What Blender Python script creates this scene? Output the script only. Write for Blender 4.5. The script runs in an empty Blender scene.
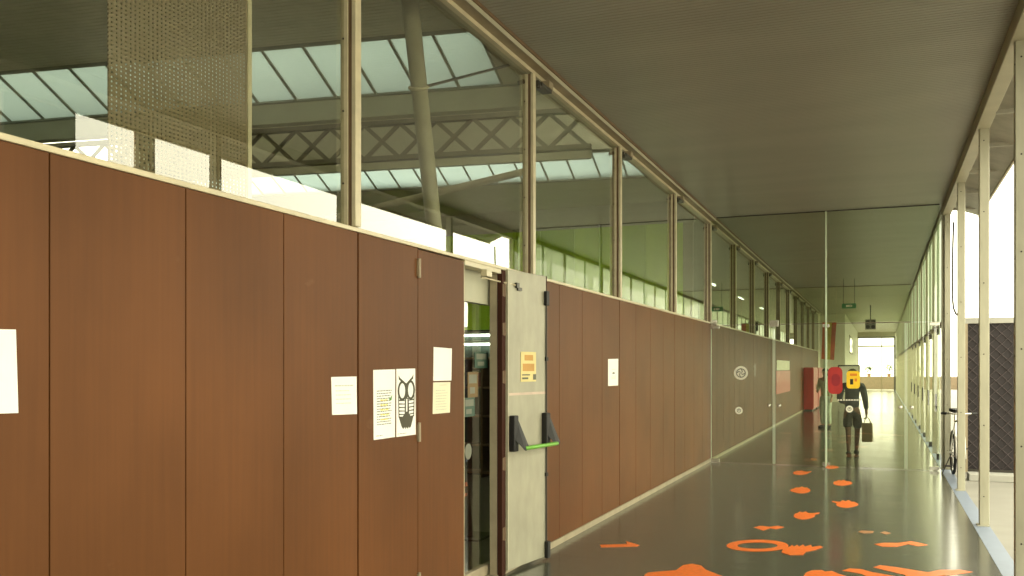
import bpy, bmesh, math, random
from mathutils import Vector, Matrix
random.seed(7)
sc = bpy.context.scene
C = sc.collection
PI = math.pi

# ------------------------------------------------------------------ camera
F = 920.0; VX = 882.0; VY = 368.0; H = 1.6
TH = math.atan((VX - 512) / F); CT, ST = math.cos(TH), math.sin(TH)
cam = bpy.data.cameras.new('camera'); cam.sensor_width = 36.0
cam.lens = F / 1024 * 36.0
cam.shift_x = 0.0; cam.shift_y = (VY - 288) / 1024
cam.clip_start = 0.05; cam.clip_end = 500
camo = bpy.data.objects.new('camera', cam); C.objects.link(camo)
camo.location = (0, 0, H); camo.rotation_euler = (PI / 2, 0, TH)
sc.camera = camo

def ray(px, py):
    r = (px - 512) / F; u = (VY - py) / F
    return Vector((r * CT - ST, r * ST + CT, u))
def atX(px, py, X):
    d = ray(px, py); t = X / d.x; return Vector((X, d.y * t, H + d.z * t))
def atY(px, py, Y):
    d = ray(px, py); t = Y / d.y; return Vector((d.x * t, Y, H + d.z * t))
def atZ(px, py, Z):
    d = ray(px, py); t = (Z - H) / d.z; return Vector((d.x * t, d.y * t, Z))

A = -2.72      # face of the brown wall
P = 2.37       # top of the brown wall
CZ = 4.15      # ceiling
BX = 0.92      # line of the right posts
PY = 15.75     # first glass partition

# ------------------------------------------------------------------ materials
def nodes_of(name):
    m = bpy.data.materials.new(name); m.use_nodes = True
    nt = m.node_tree; nt.nodes.clear()
    out = nt.nodes.new('ShaderNodeOutputMaterial')
    return m, nt, out

def mat(name, col, rough=0.5, metal=0.0, var=0.12, scale=(6, 6, 6), bump=0.0, spec=0.5, col2=None, detail=4, coat=0.0):
    m, nt, out = nodes_of(name)
    b = nt.nodes.new('ShaderNodeBsdfPrincipled')
    b.inputs['Roughness'].default_value = rough
    b.inputs['Metallic'].default_value = metal
    b.inputs['Specular IOR Level'].default_value = spec
    b.inputs['Coat Weight'].default_value = coat
    tc = nt.nodes.new('ShaderNodeTexCoord'); mp = nt.nodes.new('ShaderNodeMapping')
    mp.inputs['Scale'].default_value = scale
    nt.links.new(tc.outputs['Object'], mp.inputs['Vector'])
    nz = nt.nodes.new('ShaderNodeTexNoise'); nz.inputs['Scale'].default_value = 1.0; nz.inputs['Detail'].default_value = detail
    nt.links.new(mp.outputs['Vector'], nz.inputs['Vector'])
    cr = nt.nodes.new('ShaderNodeValToRGB')
    c2 = col2 if col2 else tuple(min(1, c * (1 + var)) for c in col)
    c1 = col if col2 else tuple(c * (1 - var) for c in col)
    cr.color_ramp.elements[0].position = 0.32; cr.color_ramp.elements[1].position = 0.68
    cr.color_ramp.elements[0].color = (*c1, 1); cr.color_ramp.elements[1].color = (*c2, 1)
    nt.links.new(nz.outputs['Fac'], cr.inputs['Fac'])
    nt.links.new(cr.outputs['Color'], b.inputs['Base Color'])
    if bump:
        bp = nt.nodes.new('ShaderNodeBump'); bp.inputs['Strength'].default_value = bump; bp.inputs['Distance'].default_value = 0.01
        nt.links.new(nz.outputs['Fac'], bp.inputs['Height']); nt.links.new(bp.outputs['Normal'], b.inputs['Normal'])
    nt.links.new(b.outputs['BSDF'], out.inputs['Surface'])
    return m

def glass(name, tint, boost=1.0, rough=0.0, haze=0.0, hazecol=(0.6, 0.7, 0.6)):
    """pane of clear glass: reflects by Fresnel on the face that is hit, tints what is behind it"""
    m, nt, out = nodes_of(name)
    fr = nt.nodes.new('ShaderNodeFresnel'); fr.inputs['IOR'].default_value = 1.52
    a1 = nt.nodes.new('ShaderNodeMath'); a1.operation = 'ADD'; a1.inputs[1].default_value = 1.0
    dv = nt.nodes.new('ShaderNodeMath'); dv.operation = 'DIVIDE'
    nt.links.new(fr.outputs[0], a1.inputs[0]); nt.links.new(fr.outputs[0], dv.inputs[0]); nt.links.new(a1.outputs[0], dv.inputs[1])
    mu = nt.nodes.new('ShaderNodeMath'); mu.operation = 'MULTIPLY'; mu.inputs[1].default_value = 2.0 * boost; mu.use_clamp = True
    nt.links.new(dv.outputs[0], mu.inputs[0])
    ge = nt.nodes.new('ShaderNodeNewGeometry')
    iv = nt.nodes.new('ShaderNodeMath'); iv.operation = 'SUBTRACT'; iv.inputs[0].default_value = 1.0
    nt.links.new(ge.outputs['Backfacing'], iv.inputs[1])
    m2 = nt.nodes.new('ShaderNodeMath'); m2.operation = 'MULTIPLY'
    nt.links.new(mu.outputs[0], m2.inputs[0]); nt.links.new(iv.outputs[0], m2.inputs[1])
    tr = nt.nodes.new('ShaderNodeBsdfTransparent'); tr.inputs['Color'].default_value = (*[math.sqrt(t) for t in tint], 1)
    gl = nt.nodes.new('ShaderNodeBsdfGlossy'); gl.inputs['Roughness'].default_value = rough
    gl.inputs['Color'].default_value = (1, 1, 1, 1)
    mx = nt.nodes.new('ShaderNodeMixShader')
    nt.links.new(m2.outputs[0], mx.inputs[0])
    base = tr.outputs[0]
    if haze:
        df = nt.nodes.new('ShaderNodeBsdfDiffuse'); df.inputs['Color'].default_value = (*hazecol, 1)
        mh = nt.nodes.new('ShaderNodeMixShader')
        h2 = nt.nodes.new('ShaderNodeMath'); h2.operation = 'MULTIPLY'; h2.inputs[1].default_value = haze
        nt.links.new(iv.outputs[0], h2.inputs[0]); nt.links.new(h2.outputs[0], mh.inputs[0])
        nt.links.new(tr.outputs[0], mh.inputs[1]); nt.links.new(df.outputs[0], mh.inputs[2])
        base = mh.outputs[0]
    nt.links.new(base, mx.inputs[1]); nt.links.new(gl.outputs[0], mx.inputs[2])
    nt.links.new(mx.outputs[0], out.inputs['Surface'])
    return m

def translucent(name, col, dif, fac, gloss=0.04):
    m, nt, out = nodes_of(name)
    t = nt.nodes.new('ShaderNodeBsdfTranslucent'); t.inputs['Color'].default_value = (*col, 1)
    d = nt.nodes.new('ShaderNodeBsdfDiffuse'); d.inputs['Color'].default_value = (*dif, 1)
    nz = nt.nodes.new('ShaderNodeTexNoise'); nz.inputs['Scale'].default_value = 1.2
    tc = nt.nodes.new('ShaderNodeTexCoord'); nt.links.new(tc.outputs['Object'], nz.inputs['Vector'])
    mr = nt.nodes.new('ShaderNodeMapRange'); mr.inputs['To Min'].default_value = fac - 0.05; mr.inputs['To Max'].default_value = fac + 0.05
    nt.links.new(nz.outputs['Fac'], mr.inputs['Value'])
    mx = nt.nodes.new('ShaderNodeMixShader')
    nt.links.new(mr.outputs[0], mx.inputs[0])
    nt.links.new(d.outputs[0], mx.inputs[1]); nt.links.new(t.outputs[0], mx.inputs[2])
    nt.links.new(mx.outputs[0], out.inputs['Surface'])
    return m

def emit(name, col, st):
    m, nt, out = nodes_of(name)
    e = nt.nodes.new('ShaderNodeEmission'); e.inputs['Color'].default_value = (*col, 1); e.inputs['Strength'].default_value = st
    nt.links.new(e.outputs[0], out.inputs['Surface']); return m

def brown_panel():
    m, nt, out = nodes_of('brown_board')
    N, L = nt.nodes, nt.links
    b = N.new('ShaderNodeBsdfPrincipled'); b.inputs['Roughness'].default_value = 0.5; b.inputs['Specular IOR Level'].default_value = 0.16
    tc = N.new('ShaderNodeTexCoord')
    def noise(scale, det):
        mp = N.new('ShaderNodeMapping'); mp.inputs['Scale'].default_value = scale
        L.new(tc.outputs['Object'], mp.inputs['Vector'])
        n = N.new('ShaderNodeTexNoise'); n.inputs['Scale'].default_value = 1; n.inputs['Detail'].default_value = det
        L.new(mp.outputs['Vector'], n.inputs['Vector']); return n
    n1 = noise((1, 1.1, 0.9), 5); n2 = noise((30, 34, 1.2), 3); n3 = noise((70, 70, 70), 2)
    cr = N.new('ShaderNodeValToRGB')
    cr.color_ramp.elements[0].position = 0.3; cr.color_ramp.elements[0].color = (0.094, 0.0345, 0.0095, 1)
    cr.color_ramp.elements[1].position = 0.72; cr.color_ramp.elements[1].color = (0.140, 0.052, 0.0155, 1)
    L.new(n1.outputs['Fac'], cr.inputs['Fac'])
    mx = N.new('ShaderNodeMix'); mx.data_type = 'RGBA'; mx.blend_type = 'OVERLAY'
    mr = N.new('ShaderNodeMapRange'); mr.inputs['To Min'].default_value = 0.40; mr.inputs['To Max'].default_value = 0.60
    L.new(n2.outputs['Fac'], mr.inputs['Value'])
    mx.inputs[0].default_value = 0.8
    L.new(cr.outputs['Color'], mx.inputs[6]); L.new(mr.outputs[0], mx.inputs[7])
    # pale chalky scuffs with a shape of their own
    cr2 = N.new('ShaderNodeValToRGB'); cr2.color_ramp.elements[0].position = 0.70; cr2.color_ramp.elements[1].position = 0.80
    sc_ = noise((2.3, 3.1, 5.0), 6); L.new(sc_.outputs['Fac'], cr2.inputs['Fac'])
    m2 = N.new('ShaderNodeMix'); m2.data_type = 'RGBA'; m2.inputs[7].default_value = (0.26, 0.14, 0.07, 1)
    mm = N.new('ShaderNodeMath'); mm.operation = 'MULTIPLY'; mm.inputs[1].default_value = 0.35
    L.new(cr2.outputs['Color'], mm.inputs[0]); L.new(mm.outputs[0], m2.inputs[0]); L.new(mx.outputs[2], m2.inputs[6])
    L.new(m2.outputs[2], b.inputs['Base Color'])
    bp = N.new('ShaderNodeBump'); bp.inputs['Strength'].default_value = 0.04; L.new(n3.outputs['Fac'], bp.inputs['Height'])
    L.new(bp.outputs['Normal'], b.inputs['Normal'])
    L.new(b.outputs['BSDF'], out.inputs['Surface']); return m

def floor_mat():
    m, nt, out = nodes_of('polished_floor')
    N, L = nt.nodes, nt.links
    b = N.new('ShaderNodeBsdfPrincipled'); b.inputs['Specular IOR Level'].default_value = 0.5
    tc = N.new('ShaderNodeTexCoord')
    mp = N.new('ShaderNodeMapping'); mp.inputs['Scale'].default_value = (55, 90, 1); L.new(tc.outputs['Object'], mp.inputs['Vector'])
    n = N.new('ShaderNodeTexNoise'); n.inputs['Scale'].default_value = 1; n.inputs['Detail'].default_value = 6; L.new(mp.outputs['Vector'], n.inputs['Vector'])
    cr = N.new('ShaderNodeValToRGB'); cr.color_ramp.elements[0].position = 0.3; cr.color_ramp.elements[1].position = 0.7
    cr.color_ramp.elements[0].color = (0.050, 0.051, 0.037, 1); cr.color_ramp.elements[1].color = (0.145, 0.145, 0.11, 1)
    L.new(n.outputs['Fac'], cr.inputs['Fac'])
    br = N.new('ShaderNodeTexBrick'); br.inputs['Scale'].default_value = 1.0; br.offset = 0
    br.inputs['Brick Width'].default_value = 1.83; br.inputs['Row Height'].default_value = 0.9; br.inputs['Mortar Size'].default_value = 0.004
    br.inputs['Color1'].default_value = (1, 1, 1, 1); br.inputs['Color2'].default_value = (0.93, 0.93, 0.93, 1); br.inputs['Mortar'].default_value = (0.6, 0.6, 0.6, 1)
    L.new(tc.outputs['Object'], br.inputs['Vector'])
    mx = N.new('ShaderNodeMix'); mx.data_type = 'RGBA'; mx.blend_type = 'MULTIPLY'; mx.inputs[0].default_value = 0.6
    L.new(cr.outputs['Color'], mx.inputs[6]); L.new(br.outputs['Color'], mx.inputs[7]); L.new(mx.outputs[2], b.inputs['Base Color'])
    n2 = N.new('ShaderNodeTexNoise'); n2.inputs['Scale'].default_value = 1.4; n2.inputs['Detail'].default_value = 3; L.new(tc.outputs['Object'], n2.inputs['Vector'])
    mr = N.new('ShaderNodeMapRange'); mr.inputs['To Min'].default_value = 0.12; mr.inputs['To Max'].default_value = 0.21
    L.new(n2.outputs['Fac'], mr.inputs['Value']); L.new(mr.outputs[0], b.inputs['Roughness'])
    mp3 = N.new('ShaderNodeMapping'); mp3.inputs['Scale'].default_value = (0.5, 7, 1); L.new(tc.outputs['Object'], mp3.inputs['Vector'])
    n3 = N.new('ShaderNodeTexNoise'); n3.inputs['Scale'].default_value = 1; n3.inputs['Detail'].default_value = 2; L.new(mp3.outputs['Vector'], n3.inputs['Vector'])
    bp = N.new('ShaderNodeBump'); bp.inputs['Strength'].default_value = 0.12; bp.inputs['Distance'].default_value = 0.02; L.new(n3.outputs['Fac'], bp.inputs['Height'])
    L.new(bp.outputs['Normal'], b.inputs['Normal'])
    L.new(b.outputs['BSDF'], out.inputs['Surface']); return m

def screen_mat():
    """woven screen fabric with real holes between the threads"""
    m, nt, out = nodes_of('woven_screen')
    N, L = nt.nodes, nt.links
    b = N.new('ShaderNodeBsdfPrincipled'); b.inputs['Base Color'].default_value = (0.22, 0.168, 0.095, 1); b.inputs['Roughness'].default_value = 0.7
    tc = N.new('ShaderNodeTexCoord'); sp = N.new('ShaderNodeSeparateXYZ'); L.new(tc.outputs['Object'], sp.inputs[0])
    def wave(o, f):
        mu = N.new('ShaderNodeMath'); mu.operation = 'MULTIPLY'; mu.inputs[1].default_value = f; L.new(o, mu.inputs[0])
        s = N.new('ShaderNodeMath'); s.operation = 'SINE'; L.new(mu.outputs[0], s.inputs[0])
        g = N.new('ShaderNodeMath'); g.operation = 'GREATER_THAN'; g.inputs[1].default_value = 0.0; L.new(s.outputs[0], g.inputs[0]); return g
    a, c = wave(sp.outputs['Y'], 2 * PI / 0.026), wave(sp.outputs['Z'], 2 * PI / 0.019)
    mxm = N.new('ShaderNodeMath'); mxm.operation = 'MAXIMUM'; L.new(a.outputs[0], mxm.inputs[0]); L.new(c.outputs[0], mxm.inputs[1])
    t = N.new('ShaderNodeBsdfTransparent'); mx = N.new('ShaderNodeMixShader')
    L.new(mxm.outputs[0], mx.inputs[0]); L.new(t.outputs[0], mx.inputs[1]); L.new(b.outputs[0], mx.inputs[2])
    L.new(mx.outputs[0], out.inputs['Surface']); return m

M = {}
M['brown'] = brown_panel()
M['floor'] = floor_mat()
M['screen'] = screen_mat()
M['core'] = mat('dark_core', (0.035, 0.022, 0.015), 0.8)
M['cream'] = mat('cream_paint', (0.46, 0.43, 0.31), 0.45, var=0.08, scale=(3, 3, 14))
M['creamd'] = mat('cream_aluminium', (0.56, 0.49, 0.33), 0.35, 0.0, var=0.10, scale=(4, 4, 10))
M['rail'] = mat('brown_grey_rail', (0.30, 0.24, 0.155), 0.5)
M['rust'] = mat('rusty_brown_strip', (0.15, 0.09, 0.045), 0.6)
M['ceil'] = mat('olive_metal_slats', (0.335, 0.322, 0.268), 0.38, 0.15, var=0.06, scale=(0.6, 2, 1), spec=0.4)
M['ceil_lit'] = mat('lit_metal_slats', (0.52, 0.50, 0.38), 0.4, 0.0, var=0.05)  # brighter light on the far ceiling, put into a paler slat colour
M['slab'] = mat('grey_roofing', (0.30, 0.29, 0.26), 0.8)
M['base'] = mat('pale_stone_skirting', (0.31, 0.26, 0.175), 0.5)
M['post'] = mat('cream_post_paint', (0.40, 0.38, 0.28), 0.42, var=0.10, scale=(14, 14, 3))
M['bolt'] = mat('dark_bolt', (0.05, 0.045, 0.04), 0.4, 0.6)
M['galv'] = mat('galvanised_sheet', (0.33, 0.315, 0.235), 0.5, 0.1, var=0.10, scale=(9, 9, 4), detail=6)
M['dredge'] = mat('dark_red_brown_edge', (0.045, 0.016, 0.009), 0.8, spec=0.15)
M['black'] = mat('black_plastic', (0.008, 0.0075, 0.007), 0.6)
M['greenbar'] = mat('green_push_bar', (0.16, 0.42, 0.05), 0.35)
M['chrome'] = mat('brushed_chrome', (0.62, 0.60, 0.54), 0.25, 0.9, var=0.04)
M['paper'] = mat('white_paper', (0.84, 0.83, 0.79), 0.7, var=0.02)
M['paper2'] = mat('yellowish_paper', (0.74, 0.70, 0.52), 0.7, var=0.03)
M['flyer'] = mat('yellow_flyer', (0.66, 0.56, 0.25), 0.7, var=0.05)
M['flyerin'] = mat('brown_print', (0.50, 0.27, 0.07), 0.7)
M['ink'] = mat('grey_ink', (0.12, 0.12, 0.09), 0.8)
M['inkl'] = mat('pale_grey_ink', (0.50, 0.50, 0.40), 0.8)
M['inky'] = mat('yellow_ink', (0.80, 0.68, 0.20), 0.8)
M['inkg'] = mat('green_ink', (0.12, 0.30, 0.06), 0.8)
M['owl'] = mat('dark_olive_ink', (0.07, 0.065, 0.04), 0.8)
M['orange'] = mat('orange_floor_vinyl', (0.86, 0.19, 0.035), 0.32, var=0.12, scale=(25, 25, 25))
M['orangef'] = mat('worn_orange_vinyl', (0.42, 0.20, 0.085), 0.4, var=0.25, scale=(30, 30, 30))
M['glass'] = glass('clerestory_glass', (0.86, 0.89, 0.82), 1.3)
M['pglass'] = glass('door_glass', (0.76, 0.80, 0.64), 1.0, 0.0, 0.004, (0.55, 0.65, 0.50))
M['rglass'] = glass('side_glass', (0.88, 0.92, 0.84), 0.4)
M['frost'] = translucent('frosted_glass', (0.80, 0.84, 0.80), (0.60, 0.64, 0.56), 0.65)
M['sky'] = translucent('skylight_sheet', (0.47, 0.53, 0.55), (0.45, 0.55, 0.43), 0.93)
M['edge'] = mat('pale_glass_edge', (0.55, 0.66, 0.50), 0.2, var=0.03)
M['hallc'] = mat('hall_slats', (0.56, 0.53, 0.37), 0.5, var=0.06)
M['hallg'] = mat('hall_grey', (0.43, 0.42, 0.31), 0.6, var=0.05)
M['truss'] = mat('truss_grey', (0.17, 0.16, 0.11), 0.5)
M['bar'] = mat('skylight_bar', (0.24, 0.25, 0.19), 0.5)
M['column'] = mat('column_grey', (0.40, 0.37, 0.26), 0.45)
M['steel'] = mat('dark_steel', (0.06, 0.055, 0.045), 0.4, 0.5)
M['lime'] = mat('lime_wall', (0.50, 0.76, 0.03), 0.5, var=0.06, scale=(8, 8, 0.6))
M['lime2'] = mat('deep_lime_wall', (0.40, 0.64, 0.025), 0.5, var=0.06, scale=(8, 8, 0.6))
M['teal'] = mat('dark_teal_wall', (0.035, 0.05, 0.035), 0.6)
M['hallfloor'] = mat('hall_floor', (0.20, 0.19, 0.14), 0.3)
M['pave'] = mat('pale_concrete_paving', (0.26, 0.245, 0.21), 0.8, var=0.06, scale=(2, 2, 2))
M['strip'] = mat('blue_grey_stone_strip', (0.20, 0.24, 0.32), 0.45, var=0.05)
M['kerb'] = mat('white_kerb', (0.36, 0.35, 0.31), 0.7, var=0.04)
M['fencep'] = mat('dark_fence_sheet', (0.016, 0.0105, 0.012), 0.7, var=0.15)
M['wire'] = mat('pale_wire', (0.085, 0.068, 0.07), 0.5, 0.2)
M['eave'] = mat('grey_eave', (0.36, 0.34, 0.28), 0.5)
M['tan'] = mat('tan_render_wall', (0.22, 0.165, 0.105), 0.8, var=0.08)
M['white'] = mat('white_wall_paint', (0.72, 0.70, 0.58), 0.6, var=0.03)
M['red'] = mat('red_enamel', (0.42, 0.025, 0.022), 0.4)
M['dred'] = mat('dark_red_print', (0.28, 0.012, 0.02), 0.5)
M['yellow'] = mat('yellow_vinyl', (0.90, 0.58, 0.02), 0.45, var=0.05)
M['amber'] = mat('amber_print', (0.72, 0.22, 0.01), 0.5)
M['banr'] = mat('red_banner_cloth', (0.52, 0.12, 0.05), 0.8)
M['bany'] = mat('yellow_green_banner_cloth', (0.52, 0.45, 0.08), 0.8)
M['stick'] = mat('pale_sticker', (0.84, 0.83, 0.70), 0.5, var=0.05)
M['stickd'] = mat('grey_sticker_print', (0.16, 0.165, 0.125), 0.5)
M['tube'] = emit('fluorescent_tube', (0.90, 1.0, 0.86), 4.0)
M['lampcase'] = mat('lamp_case', (0.65, 0.66, 0.58), 0.4)
M['exit'] = mat('green_exit_face', (0.05, 0.26, 0.10), 0.4)
M['skin'] = mat('skin', (0.12, 0.06, 0.035), 0.55, var=0.06)
M['skinl'] = mat('light_skin', (0.42, 0.25, 0.16), 0.55, var=0.06)
M['hair'] = mat('dark_hair', (0.025, 0.017, 0.010), 0.5, scale=(60, 60, 8))
M['hairg'] = mat('greenish_brown_hair', (0.055, 0.05, 0.022), 0.5, scale=(60, 60, 8))
M['navy'] = mat('navy_cloth', (0.035, 0.042, 0.048), 0.85, var=0.2, scale=(20, 20, 20))
M['dark'] = mat('charcoal_cloth', (0.035, 0.035, 0.028), 0.85, var=0.2, scale=(20, 20, 20))
M['sage'] = mat('sage_cloth', (0.50, 0.52, 0.34), 0.85, var=0.1, scale=(20, 20, 20))
M['paleblue'] = mat('pale_trouser_cloth', (0.50, 0.56, 0.46), 0.85, var=0.1, scale=(20, 20, 20))
M['bag'] = mat('olive_brown_bag', (0.12, 0.085, 0.03), 0.7)
M['leaf'] = mat('leaf_green', (0.05, 0.09, 0.025), 0.6, var=0.3, scale=(12, 12, 12))
M['pot'] = mat('clay_pot', (0.30, 0.15, 0.08), 0.7)
M['tyre'] = mat('tyre_rubber', (0.015, 0.014, 0.014), 0.7)
M['bikewhite'] = mat('white_bike_paint', (0.75, 0.73, 0.66), 0.3, var=0.02)
M['wood'] = mat('wood_shelf', (0.20, 0.12, 0.06), 0.5, scale=(3, 3, 20))
M['bookg'] = mat('green_cover', (0.03, 0.07, 0.045), 0.5)
M['face'] = mat('ochre_print', (0.16, 0.10, 0.035), 0.6)

# ------------------------------------------------------------------ mesh builder
class MB:
    def __init__(s): s.v = []; s.f = []
    def add(s, vs, fs):
        o = len(s.v); s.v += [tuple(v) for v in vs]; s.f += [tuple(i + o for i in f) for f in fs]; return s
    def box(s, x0, x1, y0, y1, z0, z1):
        vs = [(x, y, z) for z in (z0, z1) for y in (y0, y1) for x in (x0, x1)]
        return s.add(vs, [(0, 2, 3, 1), (4, 5, 7, 6), (0, 1, 5, 4), (2, 6, 7, 3), (0, 4, 6, 2), (1, 3, 7, 5)])
    def hexa(s, q0, q1):
        """two quads (same order) joined into a solid"""
        return s.add(list(q0) + list(q1), [(3, 2, 1, 0), (4, 5, 6, 7)] + [(i, (i + 1) % 4, 4 + (i + 1) % 4, 4 + i) for i in range(4)])
    def prism(s, poly, ext):
        n = len(poly); e = Vector(ext)
        a = [Vector(p) for p in poly]
        return s.add(a + [p + e for p in a], [tuple(range(n - 1, -1, -1)), tuple(range(n, 2 * n))] + [(i, (i + 1) % n, n + (i + 1) % n, n + i) for i in range(n)])
    def tube(s, pts, r, n=10, caps=True):
        pts = [Vector(p) for p in pts]
        rs = r if isinstance(r, (list, tuple)) else [r] * len(pts)
        rings = []
        prev = None
        for i, p in enumerate(pts):
            t = (pts[min(i + 1, len(pts) - 1)] - pts[max(i - 1, 0)]).normalized()
            u = prev if prev is not None else (Vector((0, 0, 1)) if abs(t.z) < 0.9 else Vector((1, 0, 0)))
            a = (u - t * u.dot(t)).normalized(); b = t.cross(a); prev = a
            rings.append([p + (a * math.cos(2 * PI * k / n) + b * math.sin(2 * PI * k / n)) * rs[i] for k in range(n)])
        vs = [v for rg in rings for v in rg]
        fs = [(i * n + k, i * n + (k + 1) % n, (i + 1) * n + (k + 1) % n, (i + 1) * n + k) for i in range(len(pts) - 1) for k in range(n)]
        if caps: fs += [tuple(range(n - 1, -1, -1)), tuple(range((len(pts) - 1) * n, len(pts) * n))]
        return s.add(vs, fs)
    def lathe(s, c, axis, prof, n=20):
        """prof: (distance along axis, radius)"""
        c = Vector(c); t = Vector(axis).normalized()
        u = Vector((0, 0, 1)) if abs(t.z) < 0.9 else Vector((1, 0, 0))
        a = (u - t * u.dot(t)).normalized(); b = t.cross(a)
        vs = [c + t * h + (a * math.cos(2 * PI * k / n) + b * math.sin(2 * PI * k / n)) * r for h, r in prof for k in range(n)]
        m = len(prof)
        fs = [(i * n + k, i * n + (k + 1) % n, (i + 1) * n + (k + 1) % n, (i + 1) * n + k) for i in range(m - 1) for k in range(n)]
        fs += [tuple(range(n - 1, -1, -1)), tuple(range((m - 1) * n, m * n))]
        return s.add(vs, fs)
    def torus(s, c, axis, R, r, n=32, m=8):
        c = Vector(c); t = Vector(axis).normalized()
        u = Vector((0, 0, 1)) if abs(t.z) < 0.9 else Vector((1, 0, 0))
        a = (u - t * u.dot(t)).normalized(); b = t.cross(a)
        vs = []
        for i in range(n):
            d = a * math.cos(2 * PI * i / n) + b * math.sin(2 * PI * i / n)
            for j in range(m):
                vs.append(c + d * (R + r * math.cos(2 * PI * j / m)) + t * (r * math.sin(2 * PI * j / m)))
        return s.add(vs, [(i * m + j, ((i + 1) % n) * m + j, ((i + 1) % n) * m + (j + 1) % m, i * m + (j + 1) % m) for i in range(n) for j in range(m)])
    def ellipsoid(s, c, rx, ry, rz, n=16, m=10):
        vs = []
        for i in range(m + 1):
            ph = PI * i / m
            for k in range(n):
                vs.append((c[0] + rx * math.sin(ph) * math.cos(2 * PI * k / n), c[1] + ry * math.sin(ph) * math.sin(2 * PI * k / n), c[2] - rz * math.cos(ph)))
        return s.add(vs, [(i * n + k, i * n + (k + 1) % n, (i + 1) * n + (k + 1) % n, (i + 1) * n + k) for i in range(m) for k in range(n)])
    def build(s, name, m, parent=None, smooth=False, bevel=0.0, fixn=False):
        me = bpy.data.meshes.new(name); me.from_pydata(s.v, [], s.f); me.validate(); me.update()
        if fixn or True:
            bm = bmesh.new(); bm.from_mesh(me); bmesh.ops.recalc_face_normals(bm, faces=bm.faces); bm.to_mesh(me); bm.free()
        if smooth:
            for p in me.polygons: p.use_smooth = True
        me.materials.append(m)
        o = bpy.data.objects.new(name, me); C.objects.link(o)
        if parent is not None: o.parent = parent
        if bevel:
            b = o.modifiers.new('edge', 'BEVEL'); b.width = bevel; b.segments = 2; b.limit_method = 'ANGLE'
        return o

def tag(o, label, cat, group=None, kind=None):
    o['label'] = label; o['category'] = cat
    if group: o['group'] = group
    if kind: o['kind'] = kind
    return o
def empty(name, label, cat, loc=(0, 0, 0), rz=0.0, group=None, kind=None):
    o = bpy.data.objects.new(name, None); C.objects.link(o); o.location = loc; o.rotation_euler = (0, 0, rz); o.empty_display_size = 0.1
    return tag(o, label, cat, group, kind)
S = 'structure'
ORD = ['first', 'second', 'third', 'fourth', 'fifth', 'sixth', 'seventh', 'eighth', 'ninth', 'tenth', 'eleventh', 'twelfth', 'thirteenth', 'fourteenth', 'fifteenth', 'sixteenth',
       'seventeenth', 'eighteenth', 'nineteenth', 'twentieth', 'twenty-first', 'twenty-second', 'twenty-third', 'twenty-fourth']

# ------------------------------------------------------------------ floor, paving
tag(MB().box(-2.76, 0.86, -4, 70.5, -0.12, 0).build('floor', M['floor']), 'polished dark grey-green corridor floor running to the far exit', 'floor', kind=S)
tag(MB().box(0.86, 1.01, -4, 70.5, -0.12, 0.002).build('trim_1', M['strip']), 'blue-grey stone strip under the cream posts along the floor edge', 'threshold', kind=S)
tag(MB().box(1.01, 30, -6, 100, -0.14, -0.012).build('ground', M['pave']), 'pale concrete paving outside the posts', 'paving', kind=S)
tag(MB().box(-8, 1.01, 70.5, 100, -0.14, -0.02).build('ground', M['pave']), 'bright paving beyond the far end of the corridor', 'paving', kind=S)
tag(MB().box(-11.3, -2.76, -4, 44.5, -0.14, -0.005).build('floor_hall', M['hallfloor']), 'dull grey floor of the hall behind the brown wall', 'floor', kind=S)

# ------------------------------------------------------------------ ceiling
def slats(x0, x1, y0, y1, z, pitch, gap, dep, up=True):
    """continuous corrugated sheet whose ribs run along X"""
    mb = MB(); pts = []
    y = y0
    while y < y1 - 1e-6:
        ye = min(y + pitch, y1)
        pts += [(y, z), (ye - gap, z), (ye - gap, z + dep), (ye, z + dep)]
        y = ye
    vs = [(x0, a, b) for a, b in pts] + [(x1, a, b) for a, b in pts]
    n = len(pts)
    return mb.add(vs, [(i, i + 1, n + i + 1, n + i) for i in range(n - 1)])
tag(slats(A + 0.02, 0.98, -4, PY, CZ, 0.052, 0.007, 0.004).build('ceiling', M['ceil']), 'dark olive slatted metal ceiling over the near corridor', 'ceiling', kind=S)
tag(slats(A + 0.02, 0.98, PY + 0.02, 30.5, CZ, 0.052, 0.007, 0.004).build('ceiling', M['ceil']), 'dark olive slatted ceiling behind the first glass partition', 'ceiling', kind=S)
tag(slats(-2.7, 0.98, 30.55, 70.5, CZ, 0.052, 0.007, 0.004).build('ceiling', M['ceil_lit']), 'slatted ceiling, painted paler for brighter light, over the far half of the corridor', 'ceiling', kind=S)
tag(MB().box(-2.82, 1.0, -4, 70.5, CZ + 0.03, CZ + 0.30).build('roof', M['slab']), 'grey roof slab above the corridor ceiling', 'roof', kind=S)
tag(MB().box(-12, 1.0, -4.2, -4.0, -0.1, 4.6).build('wall_rear', M['hallg']), 'plain wall closing the corridor behind the camera', 'wall', kind=S)
# right beam and eave
tag(MB().box(0.885, 1.01, -4, PY + 0.3, 4.02, CZ + 0.05).build('beam', M['cream'], bevel=0.006), 'cream steel beam along the tops of the open posts', 'beam', kind=S)
ev = empty('eave', 'narrow grey eave sloping out beyond the cream beam', 'eave', (1.0, -4, 4.1), kind=S)
MB().prism([(0.01, 0, 0.02), (0.40, 0, -0.13), (0.40, 0, -0.09), (0.01, 0, 0.06)], (0, 20, 0)).build('eave_sheet', M['eave'], ev)
MB().box(0.385, 0.41, 0, 20, -0.15, -0.03).build('gutter_lip', M['creamd'], ev)
for k in range(14):
    MB().box(0.0, 0.36, 0.9 + k * 1.43, 0.94 + k * 1.43, -0.10, -0.06).build('bracket', M['eave'], ev)

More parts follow.
